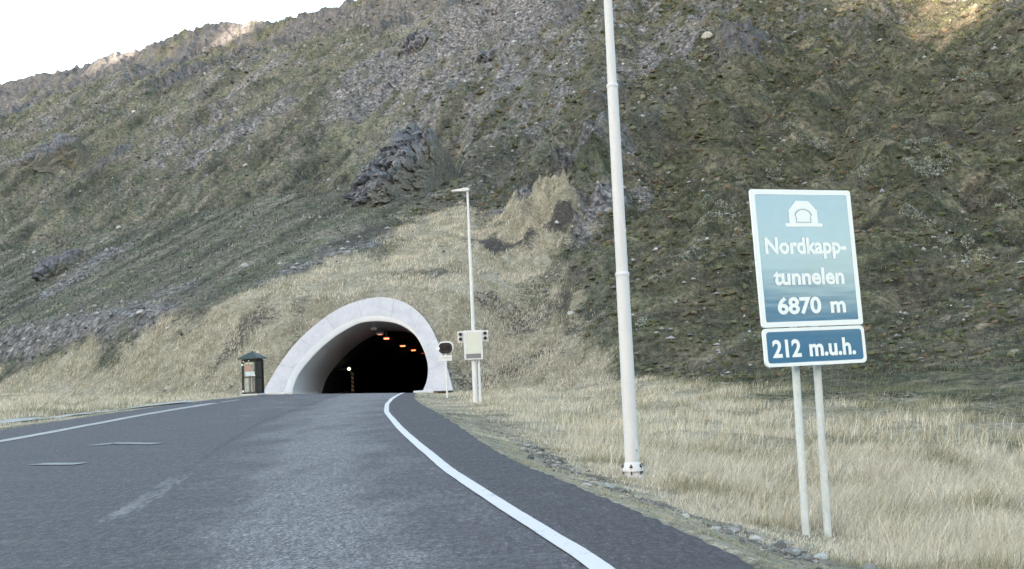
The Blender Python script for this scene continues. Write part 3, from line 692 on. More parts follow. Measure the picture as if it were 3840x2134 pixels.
for pn_ in (mp_, lp_):
    pn_.rotation_euler = (sign_tilt, 0, 0); pn_.location = Vector((0, 0, ZT)) - Matrix.Rotation(sign_tilt, 3, 'X') @ Vector((0, 0, ZT))
text_mesh('Nordkapp-', 1.17, .205, cxs, ZT - .780, yt, mp_)
text_mesh('tunnelen', 1.02, .205, cxs, ZT - 1.155, yt, mp_)
text_mesh('6870', .62, .205, cxs - .175, ZT - 1.505, yt, mp_); text_mesh('m', .22, .205, cxs + .38, ZT - 1.505, yt, mp_)
text_mesh('212', .40, .215, cxs - .41, ZB2 + .115, yt, lp_); text_mesh('m.u.h.', .67, .215, cxs + .24, ZB2 + .115, yt, lp_)
zb = ZT - .455
MB().prism(rrect(cxs - .27, cxs + .27, zb, zb + .042, .018), yt, yt + .003).build('symbol_base', M_sw, mp_)
MB().prism([(cxs - .205, zb + .0425), (cxs - .205, zb + .20), (cxs - .09, zb + .315), (cxs + .09, zb + .315), (cxs + .205, zb + .20), (cxs + .205, zb + .0425)], yt, yt + .003).build('symbol_arch', M_sw, mp_)
arc = [(-.11, .048), (-.11, .13)] + [(-.125 * math.cos(q), .135 + .085 * math.sin(q)) for q in np.linspace(0, math.pi, 13)] + [(.11, .13), (.11, .048)]
arc2 = [(x * .88, z + (-.012 if z > .1 else .010)) for x, z in arc]
b_ = MB(); n = len(arc); b_.add([(cxs + x, yt - .002, zb + z) for x, z in arc] + [(cxs + x, yt - .002, zb + z) for x, z in arc2], [(k, k + 1, n + k + 1, n + k) for k in range(n - 1)] + [(0, n, 2 * n - 1, n - 1)]); b_.build('symbol_outline', simple('grey_blue_line', (.30, .38, .48), .4), mp_)
for xp in (-.085, .225):
    MB().tube([(xp, .055, -1.1), (xp, .055, ZT - .1)], .046, 20).build('post', M_post, sign)
    MB().tube([(xp, .055, ZT - .1), (xp, .055, ZT - .085)], .049, 20).build('post_cap', M_dark, sign)

# ------------------------------------------------------------------ grey panel on two posts
PY = 47.4
gx0, gx1 = unproj(1167, 868, PY).x, unproj(1214, 868, PY).x; gz0, gz1 = unproj(1190, 905, PY).z, unproj(1190, 831, PY).z
gcx = (gx0 + gx1) / 2; gW = gx1 - gx0; gH = gz1 - gz0
gp = thing('message_panel', 'blank pale grey panel with hooded lamps on wings, on two white posts', 'road sign', (gcx, PY, 0), 0)
bd = MB().box((0, 0, gz0 + gH / 2), (gW, .12, gH), .012).build('panel_box', M_white, gp)
MB().box((0, -.068, gz0 + gH * .58), (gW * .80, .012, gH * .74), .003).build('face', M_panel, bd)
MB().box((0, -.068, gz0 + gH * .125), (gW * .80, .010, gH * .15), .003).build('lower_face', M_panelD, bd)
for s_ in (-1, 1):
    wg = MB().box((s_ * (gW / 2 + .13), .02, gz1 - .26), (.27, .03, .48), .006).build('wing', M_white, gp)
    for zz in (-.15, -.36):
        c_ = (s_ * (gW / 2 + .13), -.02, gz1 + zz)
        MB().tube([(c_[0], .0, c_[2]), (c_[0], -.05, c_[2])], .075, 14).build('lens', M_dark, wg)
        hv = MB(); vs = []
        for yy in (0, -.16):
            for q in np.linspace(-.2, math.pi + .2, 9): vs.append((c_[0] + .085 * math.cos(q), yy, c_[2] + .085 * math.sin(q)))
        hv.add(vs, [(k, k + 1, k + 10, k + 9) for k in range(8)], True); hv.build('hood', M_white, wg)
for xp, rr_, yo in ((-.01 + .0, .105, .17), (gW * .5 - .20, .06, .17)):
    MB().tube([(xp, yo, -.6), (xp, yo, gz0 + gH * .8)], rr_, 16).build('post', M_white, gp)

# ------------------------------------------------------------------ stop signal beside the portal
sx_, sy_ = -3.62, 57.5; szz = float(terr(sx_, sy_))
sg = thing('stop_signal', 'black oval signal board with white rim and small plate below, right of the tunnel mouth', 'traffic signal', (sx_, sy_, szz))
SH = unproj(1120, 858, sy_).z - szz; Wd = .84; Hh = .64
MB().prism([(x, z) for x, z in rrect(-Wd / 2 + .03, Wd / 2, SH - Hh, SH, .28, 8)], -.02, .02).build('backboard', M_white, sg)
MB().prism([(x, z) for x, z in rrect(-Wd / 2 + .06, Wd / 2 - .08, SH - Hh - .01, SH - .09, .22, 8)], -.06, -.022).build('face', M_black, sg)
for xo in (-.16, .14):
    MB().tube([(xo, -.06, SH - .36), (xo, -.11, SH - .36)], .11, 14).build('lens', simple('dark_red_lens', (.018, .004, .008), .3), sg)
MB().tube([(-Wd / 2 + .02, -.02, SH - .37), (-Wd / 2 + .02, -.1, SH - .37)], .10, 12).build('side_lamp', M_sw, sg)
pz = SH - Hh - .38
pl_ = MB().box((-.02, -.03, pz + .13), (.66, .03, .30), .008).build('plate', M_white, sg)
MB().box((-.02, -.047, pz + .145), (.50, .003, .035)).build('text_line', simple('grey_text', (.45, .46, .47), .6), pl_)
MB().tube([(-.02, .03, -.3), (-.02, .03, SH - Hh + .1)], .055, 14).build('post', M_white, sg)

# ------------------------------------------------------------------ phone booth
bx, by = -15.60, 65.3
bz = float(terr(bx, by)) + .02
M_dglass = simple('dark_booth_pane', (.018, .020, .024), .2, .2)  # the booth's dark inside put into the pane colour, right side only
bo = thing('phone_booth', 'small dark green emergency phone booth with hipped roof beside the tunnel mouth', 'phone booth', (bx, by, bz), math.radians(-14))
BW, BD, BH = .92, .92, 2.0
MB().box((0, 0, .0), (1.06, 1.06, .12), .02).build('base_slab', M_lip, bo)
for i, (sx2, sy2) in enumerate(((-1, -1), (1, -1), (-1, 1), (1, 1))):
    MB().box((sx2 * (BW / 2 - .04), sy2 * (BD / 2 - .04), BH / 2 + .06), (.12, .12, BH), .01).build('corner_post', M_green, bo)
for zz, hh in ((.10, .09), (BH * .52, .06), (BH + .01, .16)):
    fr = MB()
    for (cx_, cy_, wx, wy) in ((0, -BD / 2 + .035, BW - .17, .05), (0, BD / 2 - .035, BW - .17, .05), (-BW / 2 + .035, 0, .05, BD - .17), (BW / 2 - .035, 0, .05, BD - .17)): fr.box((cx_, cy_, zz), (wx, wy, hh))
    fr.build('rail', M_green, bo)
def glass():
    m, t, b = mat('booth_glass', .08, (.75, .8, .8), spec=.6); b.inputs['Alpha'].default_value = .10; return m
M_glass = glass()
for (cx_, cy_, wx, wy) in ((0, -BD / 2 + .03, BW - .17, .008), (0, BD / 2 - .03, BW - .17, .008), (-BW / 2 + .03, 0, .008, BD - .17), (BW / 2 - .03, 0, .008, BD - .17)):
    mg_ = M_dglass if cx_ > .1 else M_glass
    MB().box((cx_, cy_, .59), (wx, wy, .88)).build('glass_pane', mg_, bo); MB().box((cx_, cy_, 1.50), (wx, wy, .84)).build('glass_pane', mg_, bo)
MB().box((.15, .30, .62), (.34, .03, .95), .005).build('back_board', M_panel, bo)
MB().box((-.13, .30, .62), (.17, .05, .95), .005).build('timber_board', M_brown, bo)
MB().box((.0, .22, 1.60), (.66, .03, .66), .005).build('back_board', M_panel, bo)
pb = MB().box((-.10, -.36, 1.56), (.38, .03, .42), .004).build('poster', M_red, bo)
MB().box((.03, -.37, 1.24), (.64, .03, .26), .004).build('poster', M_bluew, bo)
MB().box((.03, -.36, 1.86), (.60, .05, .07), .01).build('light_strip', simple('pale_green_plastic', (.62, .75, .52), .4), bo)
MB().box((.12, .12, 1.32), (.24, .16, .34), .02).build('telephone', M_dark, bo)
for (xx, zz) in ((-BW / 2 + .04, 1.78), (-BW / 2 + .05, .22), (BW / 2 - .10, 1.14), (-BW / 2 + .12, 1.97), (.0, 2.0)):
    r_ = .065 if zz in (1.78, .22) else .038
    MB().tube([(xx, -BD / 2 + .0, zz), (xx, -BD / 2 - .03, zz)], r_, 12).build('reflector', M_sw, bo)
rf = MB(); e2 = .64
rf.add([(-e2, -e2, 2.10), (e2, -e2, 2.10), (e2, e2, 2.10), (-e2, e2, 2.10), (-e2, -e2, 2.16), (e2, -e2, 2.16), (e2, e2, 2.16), (-e2, e2, 2.16), (-.12, -.12, 2.50), (.12, -.12, 2.50), (.12, .12, 2.50), (-.12, .12, 2.50)],
       [(0, 1, 2, 3), (0, 1, 5, 4), (1, 2, 6, 5), (2, 3, 7, 6), (3, 0, 4, 7), (4, 5, 9, 8), (5, 6, 10, 9), (6, 7, 11, 10), (7, 4, 8, 11), (8, 9, 10, 11)])
rf = rf.build('roof', M_roofg, bo)
MB().tube([(0, 0, 2.49), (0, 0, 2.53), (0, 0, 2.60)], [.09, .07, .02], 10).build('finial', M_roofg, rf)

# ------------------------------------------------------------------ rock outcrops
def rock_mat(name, k=1.0):
    m, t, b = mat(name, .9); h = N(t); P = h.pos()
    a_ = h.noise(h.mapping(P, (1.4, 1.4, .35)), 1.3, 8, .85); c = h.ramp(a_, [(.36, (.018 * k, .018 * k, .022 * k)), (.46, (.13 * k, .13 * k, .15 * k)), (.6, (.23 * k, .225 * k, .245 * k)), (.78, (.40 * k, .39 * k, .40 * k))])  # stretched dark cracks: crevice shade put into the rock colour
    ae = h.n('ShaderNodeAttribute', attribute_name='edgef')
    c = h.mix(h.rng(h.math('SUBTRACT', h.math('ADD', h.noise(P, 1.1, 6, .8), .35), ae.outputs['Fac']), -.10, .16, 0, 1), c, h.ramp(h.noise(P, 3, 6, .85), [(.36, (.05, .05, .045)), (.5, (.13, .122, .095)), (.64, (.27, .25, .24))]))
    h.l(c, b.inputs['Base Color']); h.l(h.bump(h.noise(P, 3.5, 6, .8), .25, .9), b.inputs['Normal']); return m
M_rock = rock_mat('grey_rock', 1.25); M_rock2 = rock_mat('pale_rock', 1.3); M_stone = simple('pale_stone', (.40, .40, .40), .85, .25, 3)
def worley(x, y, seed, j=.9):
    ix, iy = np.floor(x), np.floor(y); best = np.full(x.shape, 9.); val = np.zeros(x.shape); gx = np.zeros(x.shape); gy = np.zeros(x.shape); sec = np.full(x.shape, 9.)
    for dx in (-1, 0, 1):
        for dy in (-1, 0, 1):
            hx = _hash(ix + dx, iy + dy, seed); hy = _hash(ix + dx, iy + dy, seed + 1); d = np.hypot(ix + dx + .5 + (hx - .5) * j - x, iy + dy + .5 + (hy - .5) * j - y)
            m_ = d < best; sec = np.where(m_, best, np.minimum(sec, d)); best = np.where(m_, d, best); val = np.where(m_, _hash(ix + dx, iy + dy, seed + 2), val)
            gx = np.where(m_, x - (ix + dx), gx); gy = np.where(m_, y - (iy + dy), gy)
    return best, val, sec - best, gx, gy
def outcrop(x, y, wdt, hgt, label, seed, yaw=.45, m=M_rock, res=.17, lean=.55, group=None, shear=.35, dep=1.0):
    """craggy rock face standing out of the slope; x,y = foot centre"""
    z = float(terr(x, y)); nu, nv = max(24, int(wdt / res)), max(20, int(hgt / res)); u, v = np.meshgrid(np.linspace(-1, 1, nu), np.linspace(-.25, 1.15, nv), indexing='ij')
    U_ = u * wdt / 2; V_ = v * hgt
    uu = u + .30 * vn(v * 2.2, u * 0 + seed, seed) + .12 * vn(v * 7, u * 2, seed + 5)
    v0 = -.02 + .12 * vn(u * 2.5, u * 0 + seed, seed + 7); v1 = .92 + .22 * vn(u * 3, u * 0, seed + 8) - .12 * u ** 2
    edge = ss(.95 - np.abs(uu), 0, np.where(uu > 0, .50, .22)) * ss(v, v0 - .02, v0 + .14) * (1 - ss(v, v1 - .45, v1 + .10))
    k = 2.6 / dep
    wx_ = .5 * fbm(U_ / 1.5, V_ / 1.5, seed + 40, 3); _, c1, g1, gx, gy = worley(U_ / 1.7 + .25 * V_ / 3 + seed + wx_, V_ / 2.6 + .3 * U_ / 2 + wx_, seed); _, c2, g2, hx, hy = worley(U_ / .8 + .3 * V_ + wx_, V_ / 1.0 - .3 * U_, seed + 9)
    _, c3, g3, _, _ = worley(U_ / .36, V_ / .45, seed + 19)
    out = edge * (1.0 * dep + wdt * .10) + edge * dep * ((c1 - .5) * 1.9 + (c2 - .5) * .95 + (c3 - .5) * .5 + .5 * fbm(U_ / .9, V_ / .9, seed + 50, 4, .65) + (gx - .5) * .5 + (gy - .5) * .5 - .9 * (g1 < .11) - .4 * (g2 < .12)) - (1 - edge) * .9
    # base sheet leans back into the slope
    dirx, diry = math.sin(yaw), math.cos(yaw)          # into the slope
    ax, ay = math.cos(yaw), -math.sin(yaw)             # along the face
    up = V_ ; back = V_ * lean
    Xw = x + ax * (U_ + shear * V_) + dirx * (back - out); Yw = y + ay * (U_ + shear * V_) + diry * (back - out)
    Zw = z - .5 + up + .12 * fbm(U_, V_, seed + 3)
    # keep edges sunk in the ground
    gz = terr(Xw, Yw, True); e_ = ss(edge, .0, .7) * (1 - .80 * ss(uu - .75 * (np.clip(v, 0, 1) - .35), -.15, .70)); Zw = np.where(Zw < gz, Zw, gz - .3 + (Zw - gz + .3) * e_)
    I = np.arange(nu * nv).reshape(nu, nv)[:-1, :-1]; Vv = np.stack([Xw, Yw, Zw], -1).reshape(-1, 3)
    org = np.array([x, y, z]); o = link('rock_outcrop', np_mesh('rock_outcrop', Vv - org, np.stack([I, I + nv, I + nv + 1, I + 1], -1).reshape(-1, 4), m, False, {'edgef': np.stack([e_, e_, e_, e_ * 0 + 1], -1).reshape(-1, 4)}), None, tuple(org))
    return tag(o, label, 'rock', group)
G_ = 'rock outcrops on the mountainside'
outcrop(-14.4, 107.5, 7.6, 14.5, 'large dark fractured rock outcrop on the slope above the tunnel mouth', 3, .35, M_rock, .11, 1.22, G_, .14, .95)
outcrop(-104, 243, 14, 12, 'dark vertical rock face low on the mountain at the far left edge', 11, .45, M_rock, .35, .9, G_, .0, 1.6)
outcrop(-50.8, 121, 5, 5, 'small grey crag low on the left slope', 23, .45, M_rock, .2, .8, G_, .1)
outcrop(-17.5, 216, 9, 9, 'grey crag high on the mountain above the dark outcrop', 41, .2, M_rock2, .3, .9, G_, .2, 1.2)
outcrop(-1.4, 166, 6, 4, 'grey ledge high on the slope left of the tall lamp post', 43, .1, M_rock, .25, .9, G_, .2)

# pale boulders
def stone_mesh(seed, m, sub=2):
    import bmesh
    bm = bmesh.new(); bmesh.ops.create_icosphere(bm, subdivisions=sub, radius=1); rs = np.random.default_rng(seed)
    pl = [(Vector(rs.normal(size=3)).normalized(), rs.uniform(.55, .9)) for _ in range(9)]
    for v_ in bm.verts:
        for n_, d_ in pl:
            k = v_.co.dot(n_) - d_
            if k > 0: v_.co -= n_ * k
    me = bpy.data.meshes.new('boulder'); bm.to_mesh(me); bm.free(); me.materials.append(m); return me
SM = [stone_mesh(100 + k, M_stone) for k in range(4)]
def stone(name, x, y, s, label, cat, group, i, flat=.7, rz=0):
    o = link(name, SM[i % 4], None, (x, y, float(terr(x, y)) + s[2] * .35)); o.scale = s; o.rotation_euler = (0, .1, rz); return tag(o, label, cat, group)
BG = 'pale boulders on the mountainside'
for i, (x, y, s_, lb) in enumerate([(26.0, 135.6, 1.0, 'flat pale boulder high on the slope right of the tall lamp post'), (-22.4, 91.8, .50, 'white boulder on the left slope up from the tunnel collar'),
        (-29.8, 87.3, .34, 'round white boulder low on the left slope above the dry grass'), (-12.0, 145.9, .72, 'white boulder just up and right of the large dark outcrop'),
        (4.0, 91.5, .3, 'small white boulder on the dark earth patch above the street lamp'), (4.0, 77.0, .35, 'small white boulder near the foot of the dark slope left of the tall post'),
        (14.6, 81.0, .28, 'small white boulder left of the blue sign on the dark slope'), (-43.2, 180.2, .6, 'pale boulder halfway up the left mountainside'),
        (-26.3, 83.4, .25, 'small pale boulder at the top edge of the dry grass on the left'), (-50.1, 140.0, .5, 'pale boulder on the far left slope below the grey crag')]):
    stone('boulder', x, y, (s_ * .95, s_ * .75, s_ * .6), lb, 'boulder', BG, i, rz=i * 1.3)
stone('roadside_stone', .83, 14.1, (.10, .06, .04), 'small white stone lying at the right edge of the asphalt', 'stone', 'stones on the road shoulder', 0, rz=.4)
stone('roadside_stone', 2.62, 9.9, (.10, .07, .045), 'flat pale stone on the shoulder in front of the sign posts', 'stone', 'stones on the road shoulder', 1, rz=.9)
stone('roadside_stone', 2.25, 10.8, (.07, .05, .04), 'small grey stone on the shoulder left of the sign posts', 'stone', 'stones on the road shoulder', 2, rz=.2)
stone('roadside_stone', 1.80, 12.3, (.06, .05, .04), 'small pale stone among gravel beyond the asphalt edge', 'stone', 'stones on the road shoulder', 3, rz=1.2)

# ------------------------------------------------------------------ scattered small stones (scree) and shoulder gravel
ICO_V = []; ICO_F = None
def ico0():
    p = (1 + 5 ** .5) / 2; v = np.array([(-1, p, 0), (1, p, 0), (-1, -p, 0), (1, -p, 0), (0, -1, p), (0, 1, p), (0, -1, -p), (0, 1, -p), (p, 0, -1), (p, 0, 1), (-p, 0, -1), (-p, 0, 1)], float); v /= np.linalg.norm(v[0])
    f = np.array([(0, 11, 5), (0, 5, 1), (0, 1, 7), (0, 7, 10), (0, 10, 11), (1, 5, 9), (5, 11, 4), (11, 10, 2), (10, 7, 6), (7, 1, 8), (3, 9, 4), (3, 4, 2), (3, 2, 6), (3, 6, 8), (3, 8, 9), (4, 9, 5), (2, 4, 11), (6, 2, 10), (8, 6, 7), (9, 8, 1)]); return v, f
def octa():
    v = np.array([(1, 0, 0), (-1, 0, 0), (0, 1, 0), (0, -1, 0), (0, 0, 1), (0, 0, -1)], float); f = np.array([(0, 2, 4), (2, 1, 4), (1, 3, 4), (3, 0, 4), (2, 0, 5), (1, 2, 5), (3, 1, 5), (0, 3, 5)]); return v, f
def scatter(name, x, y, size, m, base, tint, label=None):
    bv, bf = base; n = len(x); z = terr(x, y)
    rot = RNG.uniform(0, 2 * np.pi, n); jit = 1 + RNG.uniform(-.35, .35, (n, len(bv), 1))
    S = size[:, None, None] * np.stack([RNG.uniform(.7, 1.4, n), RNG.uniform(.7, 1.2, n), RNG.uniform(.4, .9, n)], -1)[:, None]
    P = bv[None] * jit * S; c, s_ = np.cos(rot)[:, None], np.sin(rot)[:, None]
    Q = np.stack([P[..., 0] * c - P[..., 1] * s_ + x[:, None], P[..., 0] * s_ + P[..., 1] * c + y[:, None], P[..., 2] + (z + size * .15)[:, None]], -1)
    F_ = (bf[None] + (np.arange(n) * len(bv))[:, None, None]).reshape(-1, 3)
    colr = np.repeat(tint, len(bv), 0)
    return tag(link(name, np_mesh(name, Q.reshape(-1, 3), F_, m, False, {'col': colr})), kind='stuff')
def attr_mat(name, rough=.9, trans=0.0, spec=.2):
    m, t, b = mat(name, rough, spec=spec); h = N(t); at = h.n('ShaderNodeAttribute', attribute_name='col')
    f = h.noise(h.pos(), 9, 4, .7); h.l(h.mix(1.0, at.outputs['Color'], h.ramp(f, [(.3, (.8, .8, .8)), (.7, (1.2, 1.2, 1.2))]), 'MULTIPLY'), b.inputs['Base Color'])
    if trans: 
        tr = h.n('ShaderNodeBsdfTranslucent'); h.l(at.outputs['Color'], tr.inputs[0]); mx = h.n('ShaderNodeMixShader'); mx.inputs[0].default_value = trans
        h.l(b.outputs[0], mx.inputs[1]); h.l(tr.outputs[0], mx.inputs[2]); h.l(mx.outputs[0], t.nodes['Material Output'].inputs[0])
    return m
M_sc = attr_mat('loose_stone')
n = 130000
a_ = np.radians(RNG.uniform(-29, 29, n)); r_ = 62 + 260 * RNG.uniform(0, 1, n) ** 1.15
x, y = r_ * np.sin(a_), r_ * np.cos(a_); pl, scq, rk_, _, _, dk_ = masks(x, y)
pr = np.clip(.05 + .07 * ss(np.degrees(a_), -4, 2) + .80 * scq + .3 * rk_, 0, 1) * (1 - .93 * pl) * (1 - dk_ * .5)
kk = RNG.uniform(0, 1, n) < pr; kk &= ~inside(x, y, [(-18, 71), (-3, 71), (-3, 81), (-18, 81)])
x, y, r_ = x[kk], y[kk], r_[kk]; n = len(x)
sz_ = (.05 + .12 * RNG.pareto(2.6, n)).clip(.05, .30) * (r_ / 110) ** .6
g = RNG.uniform(.05, .36, n) * (1 + .7 * (RNG.uniform(0, 1, n) > .90)); tint = np.stack([g, g, g * 1.05, g * 0 + 1], -1)
scatter('scree', x, y, sz_, M_sc, octa(), tint)
n = 9000
y = RNG.uniform(6, 34, n) ** 1; y = 6 + 28 * RNG.uniform(0, 1, n) ** 1.7; x = smooth_x(ROAD_R, y) + .12 + RNG.gamma(3.0, .42, n)
_, _, _, _, gvv, _ = masks(x, y); kk = RNG.uniform(0, 1, n) < gvv + .05; x, y = x[kk], y[kk]; n = len(x)
g = RNG.uniform(.07, .34, n); scatter('gravel', x, y, (.008 + .010 * RNG.pareto(2.2, n)).clip(.008, .07), M_sc, ico0(), np.stack([g, g * .98, g * .95, g * 0 + 1], -1))

# ------------------------------------------------------------------ grass
M_gr = attr_mat('grass_blades', .85, .42)
def blades(name, x, y, hgt, wid, colr, nseg, lean=.35, wind=(.22, .05)):
    n = len(x); z = terr(x, y) - .02; th = RNG.uniform(0, 2 * np.pi, n); ln = hgt * np.abs(RNG.normal(lean, .22, n))
    lx = np.cos(th) * ln + wind[0] * hgt; ly = np.sin(th) * ln + wind[1] * hgt
    ph = RNG.normal(0, .7, n); wx, wy = np.cos(ph), np.sin(ph)          # blade width mostly across the view
    rows = []; T_ = np.linspace(0, 1, nseg + 1)
    for t in T_[:-1]:
        for s_ in (-1, 1):
            ww = wid * (1 - t) ** .6 * s_ / 2
            rows.append(np.stack([x + lx * t ** 2 + wx * ww, y + ly * t ** 2 + wy * ww, z + hgt * t * (1 - .18 * t)], -1))
    rows.append(np.stack([x + lx, y + ly, z + hgt * .82], -1)); Vv = np.stack(rows, 1); k = Vv.shape[1]
    f = []
    for i in range(nseg - 1): f += [(2 * i, 2 * i + 1, 2 * i + 3), (2 * i, 2 * i + 3, 2 * i + 2)]
    f.append((2 * nseg - 2, 2 * nseg - 1, 2 * nseg)); f = np.array(f)
    F_ = (f[None] + (np.arange(n) * k)[:, None, None]).reshape(-1, 3)
    c_ = np.repeat(colr, k, 0).reshape(n, k, 4).copy()
    return tag(link(name, np_mesh(name, Vv.reshape(-1, 3), F_, M_gr, False, {'col': c_.reshape(-1, 4)})), kind='stuff')
def grass_cols(n, x, y, dry):
    base = np.array([[.69, .60, .49], [.77, .70, .60], [.56, .48, .36], [.37, .33, .23], [.22, .22, .14]])
    pz_ = 1.9 * fbm(x / 3.2, y / 2.2, 77, 4, .6) + 1.3 * ss(x, 4, 16) * ss(y, 16, 42) + RNG.normal(0, .32, n) + (1 - dry) * 1.4
    k = np.clip(((pz_ + .9) * 1.9).astype(int), 0, 4); c = base[k] * RNG.uniform(.55, 1.28, (n, 1)); return np.concatenate([c, np.ones((n, 1))], 1)
# near verge, right
n = 150000
a_ = np.radians(RNG.uniform(-1, 33, n)); r_ = np.sqrt(RNG.uniform(0, 1, n)) * 19 + 6
r_ = 6.5 + 20 * RNG.uniform(0, 1, n) ** 1.15
x, y = r_ * np.sin(a_), r_ * np.cos(a_); d = sdist(x, y, ROAD); pl = masks(x, y)
clump = fbm(x / .9, y / .9, 78, 3)
kk = (d > .03 + .05 * clump) & (RNG.uniform(0, 1, n) < np.clip(.55 + ss(d, .6, 3.0) * .6 + clump * .9, .06, 1)) & (RNG.uniform(0, 1, n) > pl[4] * .85)
x, y, d, r_, clump = x[kk], y[kk], d[kk], r_[kk], clump[kk]; n = len(x)
hg = (.035 + .34 * ss(d, 1.0, 4.2)) * RNG.uniform(.5, 1.35, n) * (1 + .5 * clump) * np.where(RNG.uniform(0, 1, n) > .9, 1.45, 1); hg = np.clip(hg, .03, .7); hg = hg * (1 - .72 * (1 - ss(np.hypot((x - 3.45) / 1.1, y - 12.9), .35, 1.1)))
dry = ss(d, .2, 1.2) * .8 + .2; cc = grass_cols(n, x, y, dry); mossy = (d < 1.0)[:, None] & (RNG.uniform(0, 1, (n, 1)) < .6)
cc[:, :3] = np.where(mossy, np.array([.54, .47, .33]) * RNG.uniform(.7, 1.3, (n, 1)), cc[:, :3])
blades('grass', x, y, hg, .0068 * (r_ / 9) ** .8, cc, 3)
# tall seed stalks
n = 9000
a_ = np.radians(RNG.uniform(2, 33, n)); r_ = 8 + 26 * RNG.uniform(0, 1, n) ** 1.1; x, y = r_ * np.sin(a_), r_ * np.cos(a_); d = sdist(x, y, ROAD)
kk = (d > 2.3) & (RNG.uniform(0, 1, n) < np.clip(.45 + 1.6 * fbm(x / 1.6, y / 1.6, 95, 3), 0, 1)) & (np.hypot((x - 3.45) / 1.1, y - 12.9) > 1.0); x, y, r_ = x[kk], y[kk], r_[kk]; n = len(x)
cs_ = np.array([[.80, .72, .60], [.70, .60, .46], [.55, .46, .33]])[RNG.integers(0, 3, n)] * RNG.uniform(.7, 1.2, (n, 1))
blades('grass', x, y, RNG.uniform(.40, .72, n), .0075 * (r_ / 9) ** .8, np.concatenate([cs_, np.ones((n, 1))], 1), 3, .30)
# middle distance, both sides
n = 420000
a_ = np.radians(RNG.uniform(-31, 31, n)); r_ = 24 + 92 * RNG.uniform(0, 1, n) ** 1.0
x, y = r_ * np.sin(a_), r_ * np.cos(a_); d = sdist(x, y, ROAD); pl = masks(x, y)
hole2 = [tuple(cen + (p[:2] - cen) * 1.0) for p in OUTL] + [(-4.0, 71.0), (-16.9, 71.0)]
clump = fbm(x / 2.2, y / 2.2, 79, 3)
kk = (d > .15) & (RNG.uniform(0, 1, n) < (pl[0] * .95 + .06) * np.clip(.70 + 1.5 * clump, .05, 1)) & (pl[5] < .6) & ~inside(x, y, hole2) & (seg_dist(x, y, TRK, False) > .6)
x, y, d, r_, clump, pq = x[kk], y[kk], d[kk], r_[kk], clump[kk], pl[0][kk]; n = len(x)
hg = (.06 + .26 * ss(d, .6, 4)) * RNG.uniform(.5, 1.3, n) * (1 + .5 * clump)
blades('grass', x, y, hg, .011 * (r_ / 24) ** 1.1, grass_cols(n, x, y, np.clip(pq + .1, 0, 1)), 2)
# mossy tussocks on the dark slope to the right
n = 230000
a_ = np.radians(RNG.uniform(-29, 31, n)); r_ = 58 + 300 * RNG.uniform(0, 1, n) ** 1.6
x, y = r_ * np.sin(a_), r_ * np.cos(a_); pl = masks(x, y); kk = (pl[0] < .5) & (RNG.uniform(0, 1, n) < np.clip(.6 + 1.3 * fbm(x / 2, y / 1.6, 81, 3), .1, 1)) & (RNG.uniform(0, 1, n) > pl[1] * .8) & ~inside(x, y, hole2)
x, y, r_ = x[kk], y[kk], r_[kk]; n = len(x)
tones = np.array([[.10, .114, .075], [.138, .130, .098], [.060, .066, .052], [.25, .24, .20], [.18, .182, .178]])
pk = np.clip((fbm(x / 6, y / 6, 82, 3) * 2 + RNG.uniform(0, 4, n)).astype(int), 0, 4)
c = tones[pk] * RNG.uniform(.4, 1.7, (n, 1)) * (1 - .20 * ss(np.degrees(np.arctan2(x, y)), 0, 9))[:, None]
blades('grass', x, y, .26 * RNG.uniform(.5, 1.5, n) * (r_ / 100) ** .7, .10 * (r_ / 100) ** 1.1, np.concatenate([c, np.ones((n, 1))], 1), 1, .6)

# heather hummocks on the dark slope
n = 15000
a_ = np.radians(RNG.uniform(-6, 31, n)); r_ = 60 + 110 * RNG.uniform(0, 1, n) ** 1.25; x, y = r_ * np.sin(a_), r_ * np.cos(a_); pl = masks(x, y)
kk = (pl[0] < .35) & (pl[1] < .45) & (RNG.uniform(0, 1, n) < np.clip(.45 + 1.6 * fbm(x / 3.5, y / 2.0, 84, 3), 0, 1)) & ~inside(x, y, hole2)
x, y, r_ = x[kk], y[kk], r_[kk]; n = len(x)
ht_ = np.array([[.085, .095, .050], [.060, .062, .040], [.12, .095, .068], [.10, .105, .065], [.155, .150, .115]])[np.clip((fbm(x / 5, y / 5, 85, 3) * 2.2 + RNG.uniform(-.3, 4.0, n)).astype(int), 0, 4)] * RNG.uniform(.7, 1.35, (n, 1))
scatter('heather', x, y, RNG.uniform(.08, .30, n) * (r_ / 85) ** .6, attr_mat('heather_tufts', .95), ico0(), np.concatenate([ht_, np.ones((n, 1))], 1))

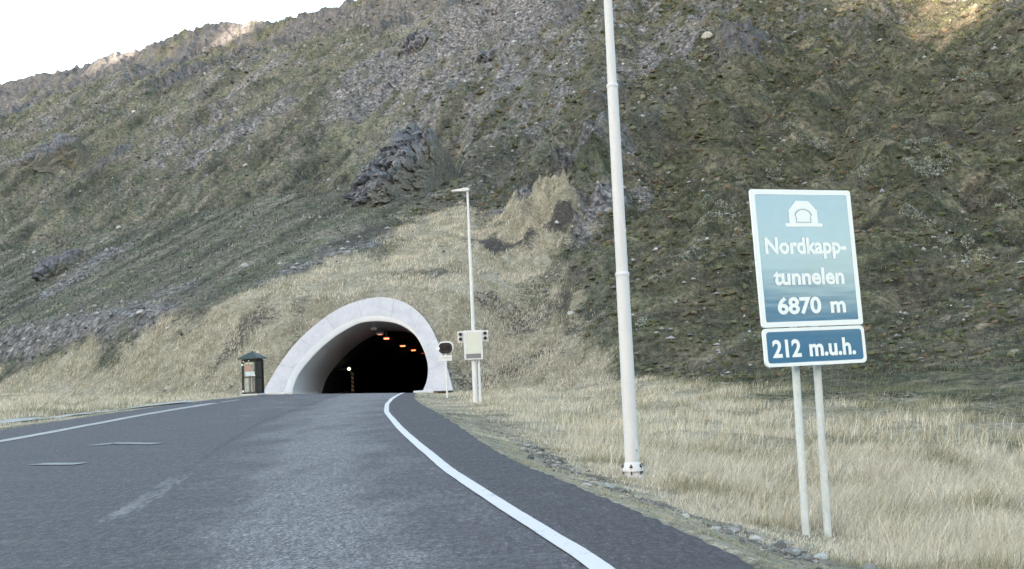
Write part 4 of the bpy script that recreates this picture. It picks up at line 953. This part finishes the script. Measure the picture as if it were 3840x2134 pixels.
# ------------------------------------------------------------------ low shrubs
M_leaf = attr_mat('shrub_leaves', .8, .25)
def shrub(x, y, wx, h, label, seed):
    rs = np.random.default_rng(seed); nc = max(6, int(wx * 3.6)); vs = []; cs = []
    cxs_ = rs.uniform(-wx / 2, wx / 2, nc); cys_ = rs.normal(0, wx * .30, nc); rr_ = rs.uniform(.12, .55, nc) * h * 1.3
    z0 = float(terr(x, y)); V_, C_ = [], []
    for a1, b1, r1 in zip(cxs_, cys_, rr_):
        m_ = int(230 * r1 / .35); u = rs.normal(size=(m_, 3)); u /= np.linalg.norm(u, axis=1)[:, None]; u[:, 2] = np.abs(u[:, 2])
        p = u * r1 * rs.uniform(.5, 1.1, (m_, 1)) * [1.3, 1.1, .85] + [a1, b1, 0]; p[:, 2] += terr(x + p[:, 0], y + p[:, 1]) - z0 - .02
        t1 = rs.normal(size=(m_, 3)); t1 /= np.linalg.norm(t1, axis=1)[:, None]; t2 = np.cross(t1, rs.normal(size=(m_, 3))); t2 /= np.linalg.norm(t2, axis=1)[:, None]
        s_ = rs.uniform(.035, .10, (m_, 1)); V_.append(np.stack([p - t1 * s_, p + t1 * s_, p + t2 * s_ * 1.4], 1).reshape(-1, 3))
        c = np.where(rs.uniform(0, 1, (m_, 1)) < .62, [[.36, .38, .34]], [[.13, .14, .10]]) * rs.uniform(.7, 1.3, (m_, 1)); C_.append(np.repeat(np.concatenate([c, np.ones((m_, 1))], 1), 3, 0))
    V_ = np.concatenate(V_); C_ = np.concatenate(C_)
    root = thing('dwarf_shrub', label, 'shrub', (x, y, z0), 0, 'pale low shrubs on the dark slope')
    link('foliage', np_mesh('foliage', V_, np.arange(len(V_)).reshape(-1, 3), M_leaf, False, {'col': C_}), root)
    b = MB()
    for k in range(5): b.tube([(0, 0, -.1), (cxs_[k] * .5, cys_[k] * .5, .05), (cxs_[k], cys_[k], .18)], [.02, .012, .006], 5)
    b.build('stem', M_brown, root)
for i, (x, y, wx, h, lb) in enumerate([
        (16.7, 84.8, 4.6, .6, 'wide pale shrub just left of the blue sign near its top'), (16.7, 78.7, 2.4, .5, 'pale shrub left of the blue sign beside its place name'),
        (27.9, 101.0, 4.0, .8, 'grey green shrub up the slope above the blue sign'), (29.6, 89.7, 2.2, .7, 'pale shrub above the right corner of the blue sign'),
        (33.8, 85.8, 3.6, .8, 'tall pale shrub right of the blue sign near its top'), (34.8, 91.9, 2.2, .6, 'shrub above the tall pale one right of the sign'),
        (37.0, 82.0, 2.6, .6, 'pale shrub near the right picture edge'), (29.5, 72.9, 3.4, .5, 'long low shrub right of the sign beside its place name'),
        (12.4, 78.4, 2.6, .5, 'low pale shrub between the tall post and the blue sign, middle one'), (10.6, 77.1, 1.6, .45, 'small pale shrub close to the tall post'),
        (8.1, 70.9, 1.7, .5, 'pale shrub right beside the tall post near the slope foot'), (28.6, 77.2, 2.2, .5, 'low shrub just right of the blue sign'),
        (23.7, 94.9, 2.6, .6, 'dull green shrub above the left part of the blue sign'), (47.8, 110.9, 2.5, .7, 'pale shrub high on the right near the picture edge')]):
    shrub(x, y, wx, h, lb, 200 + i)
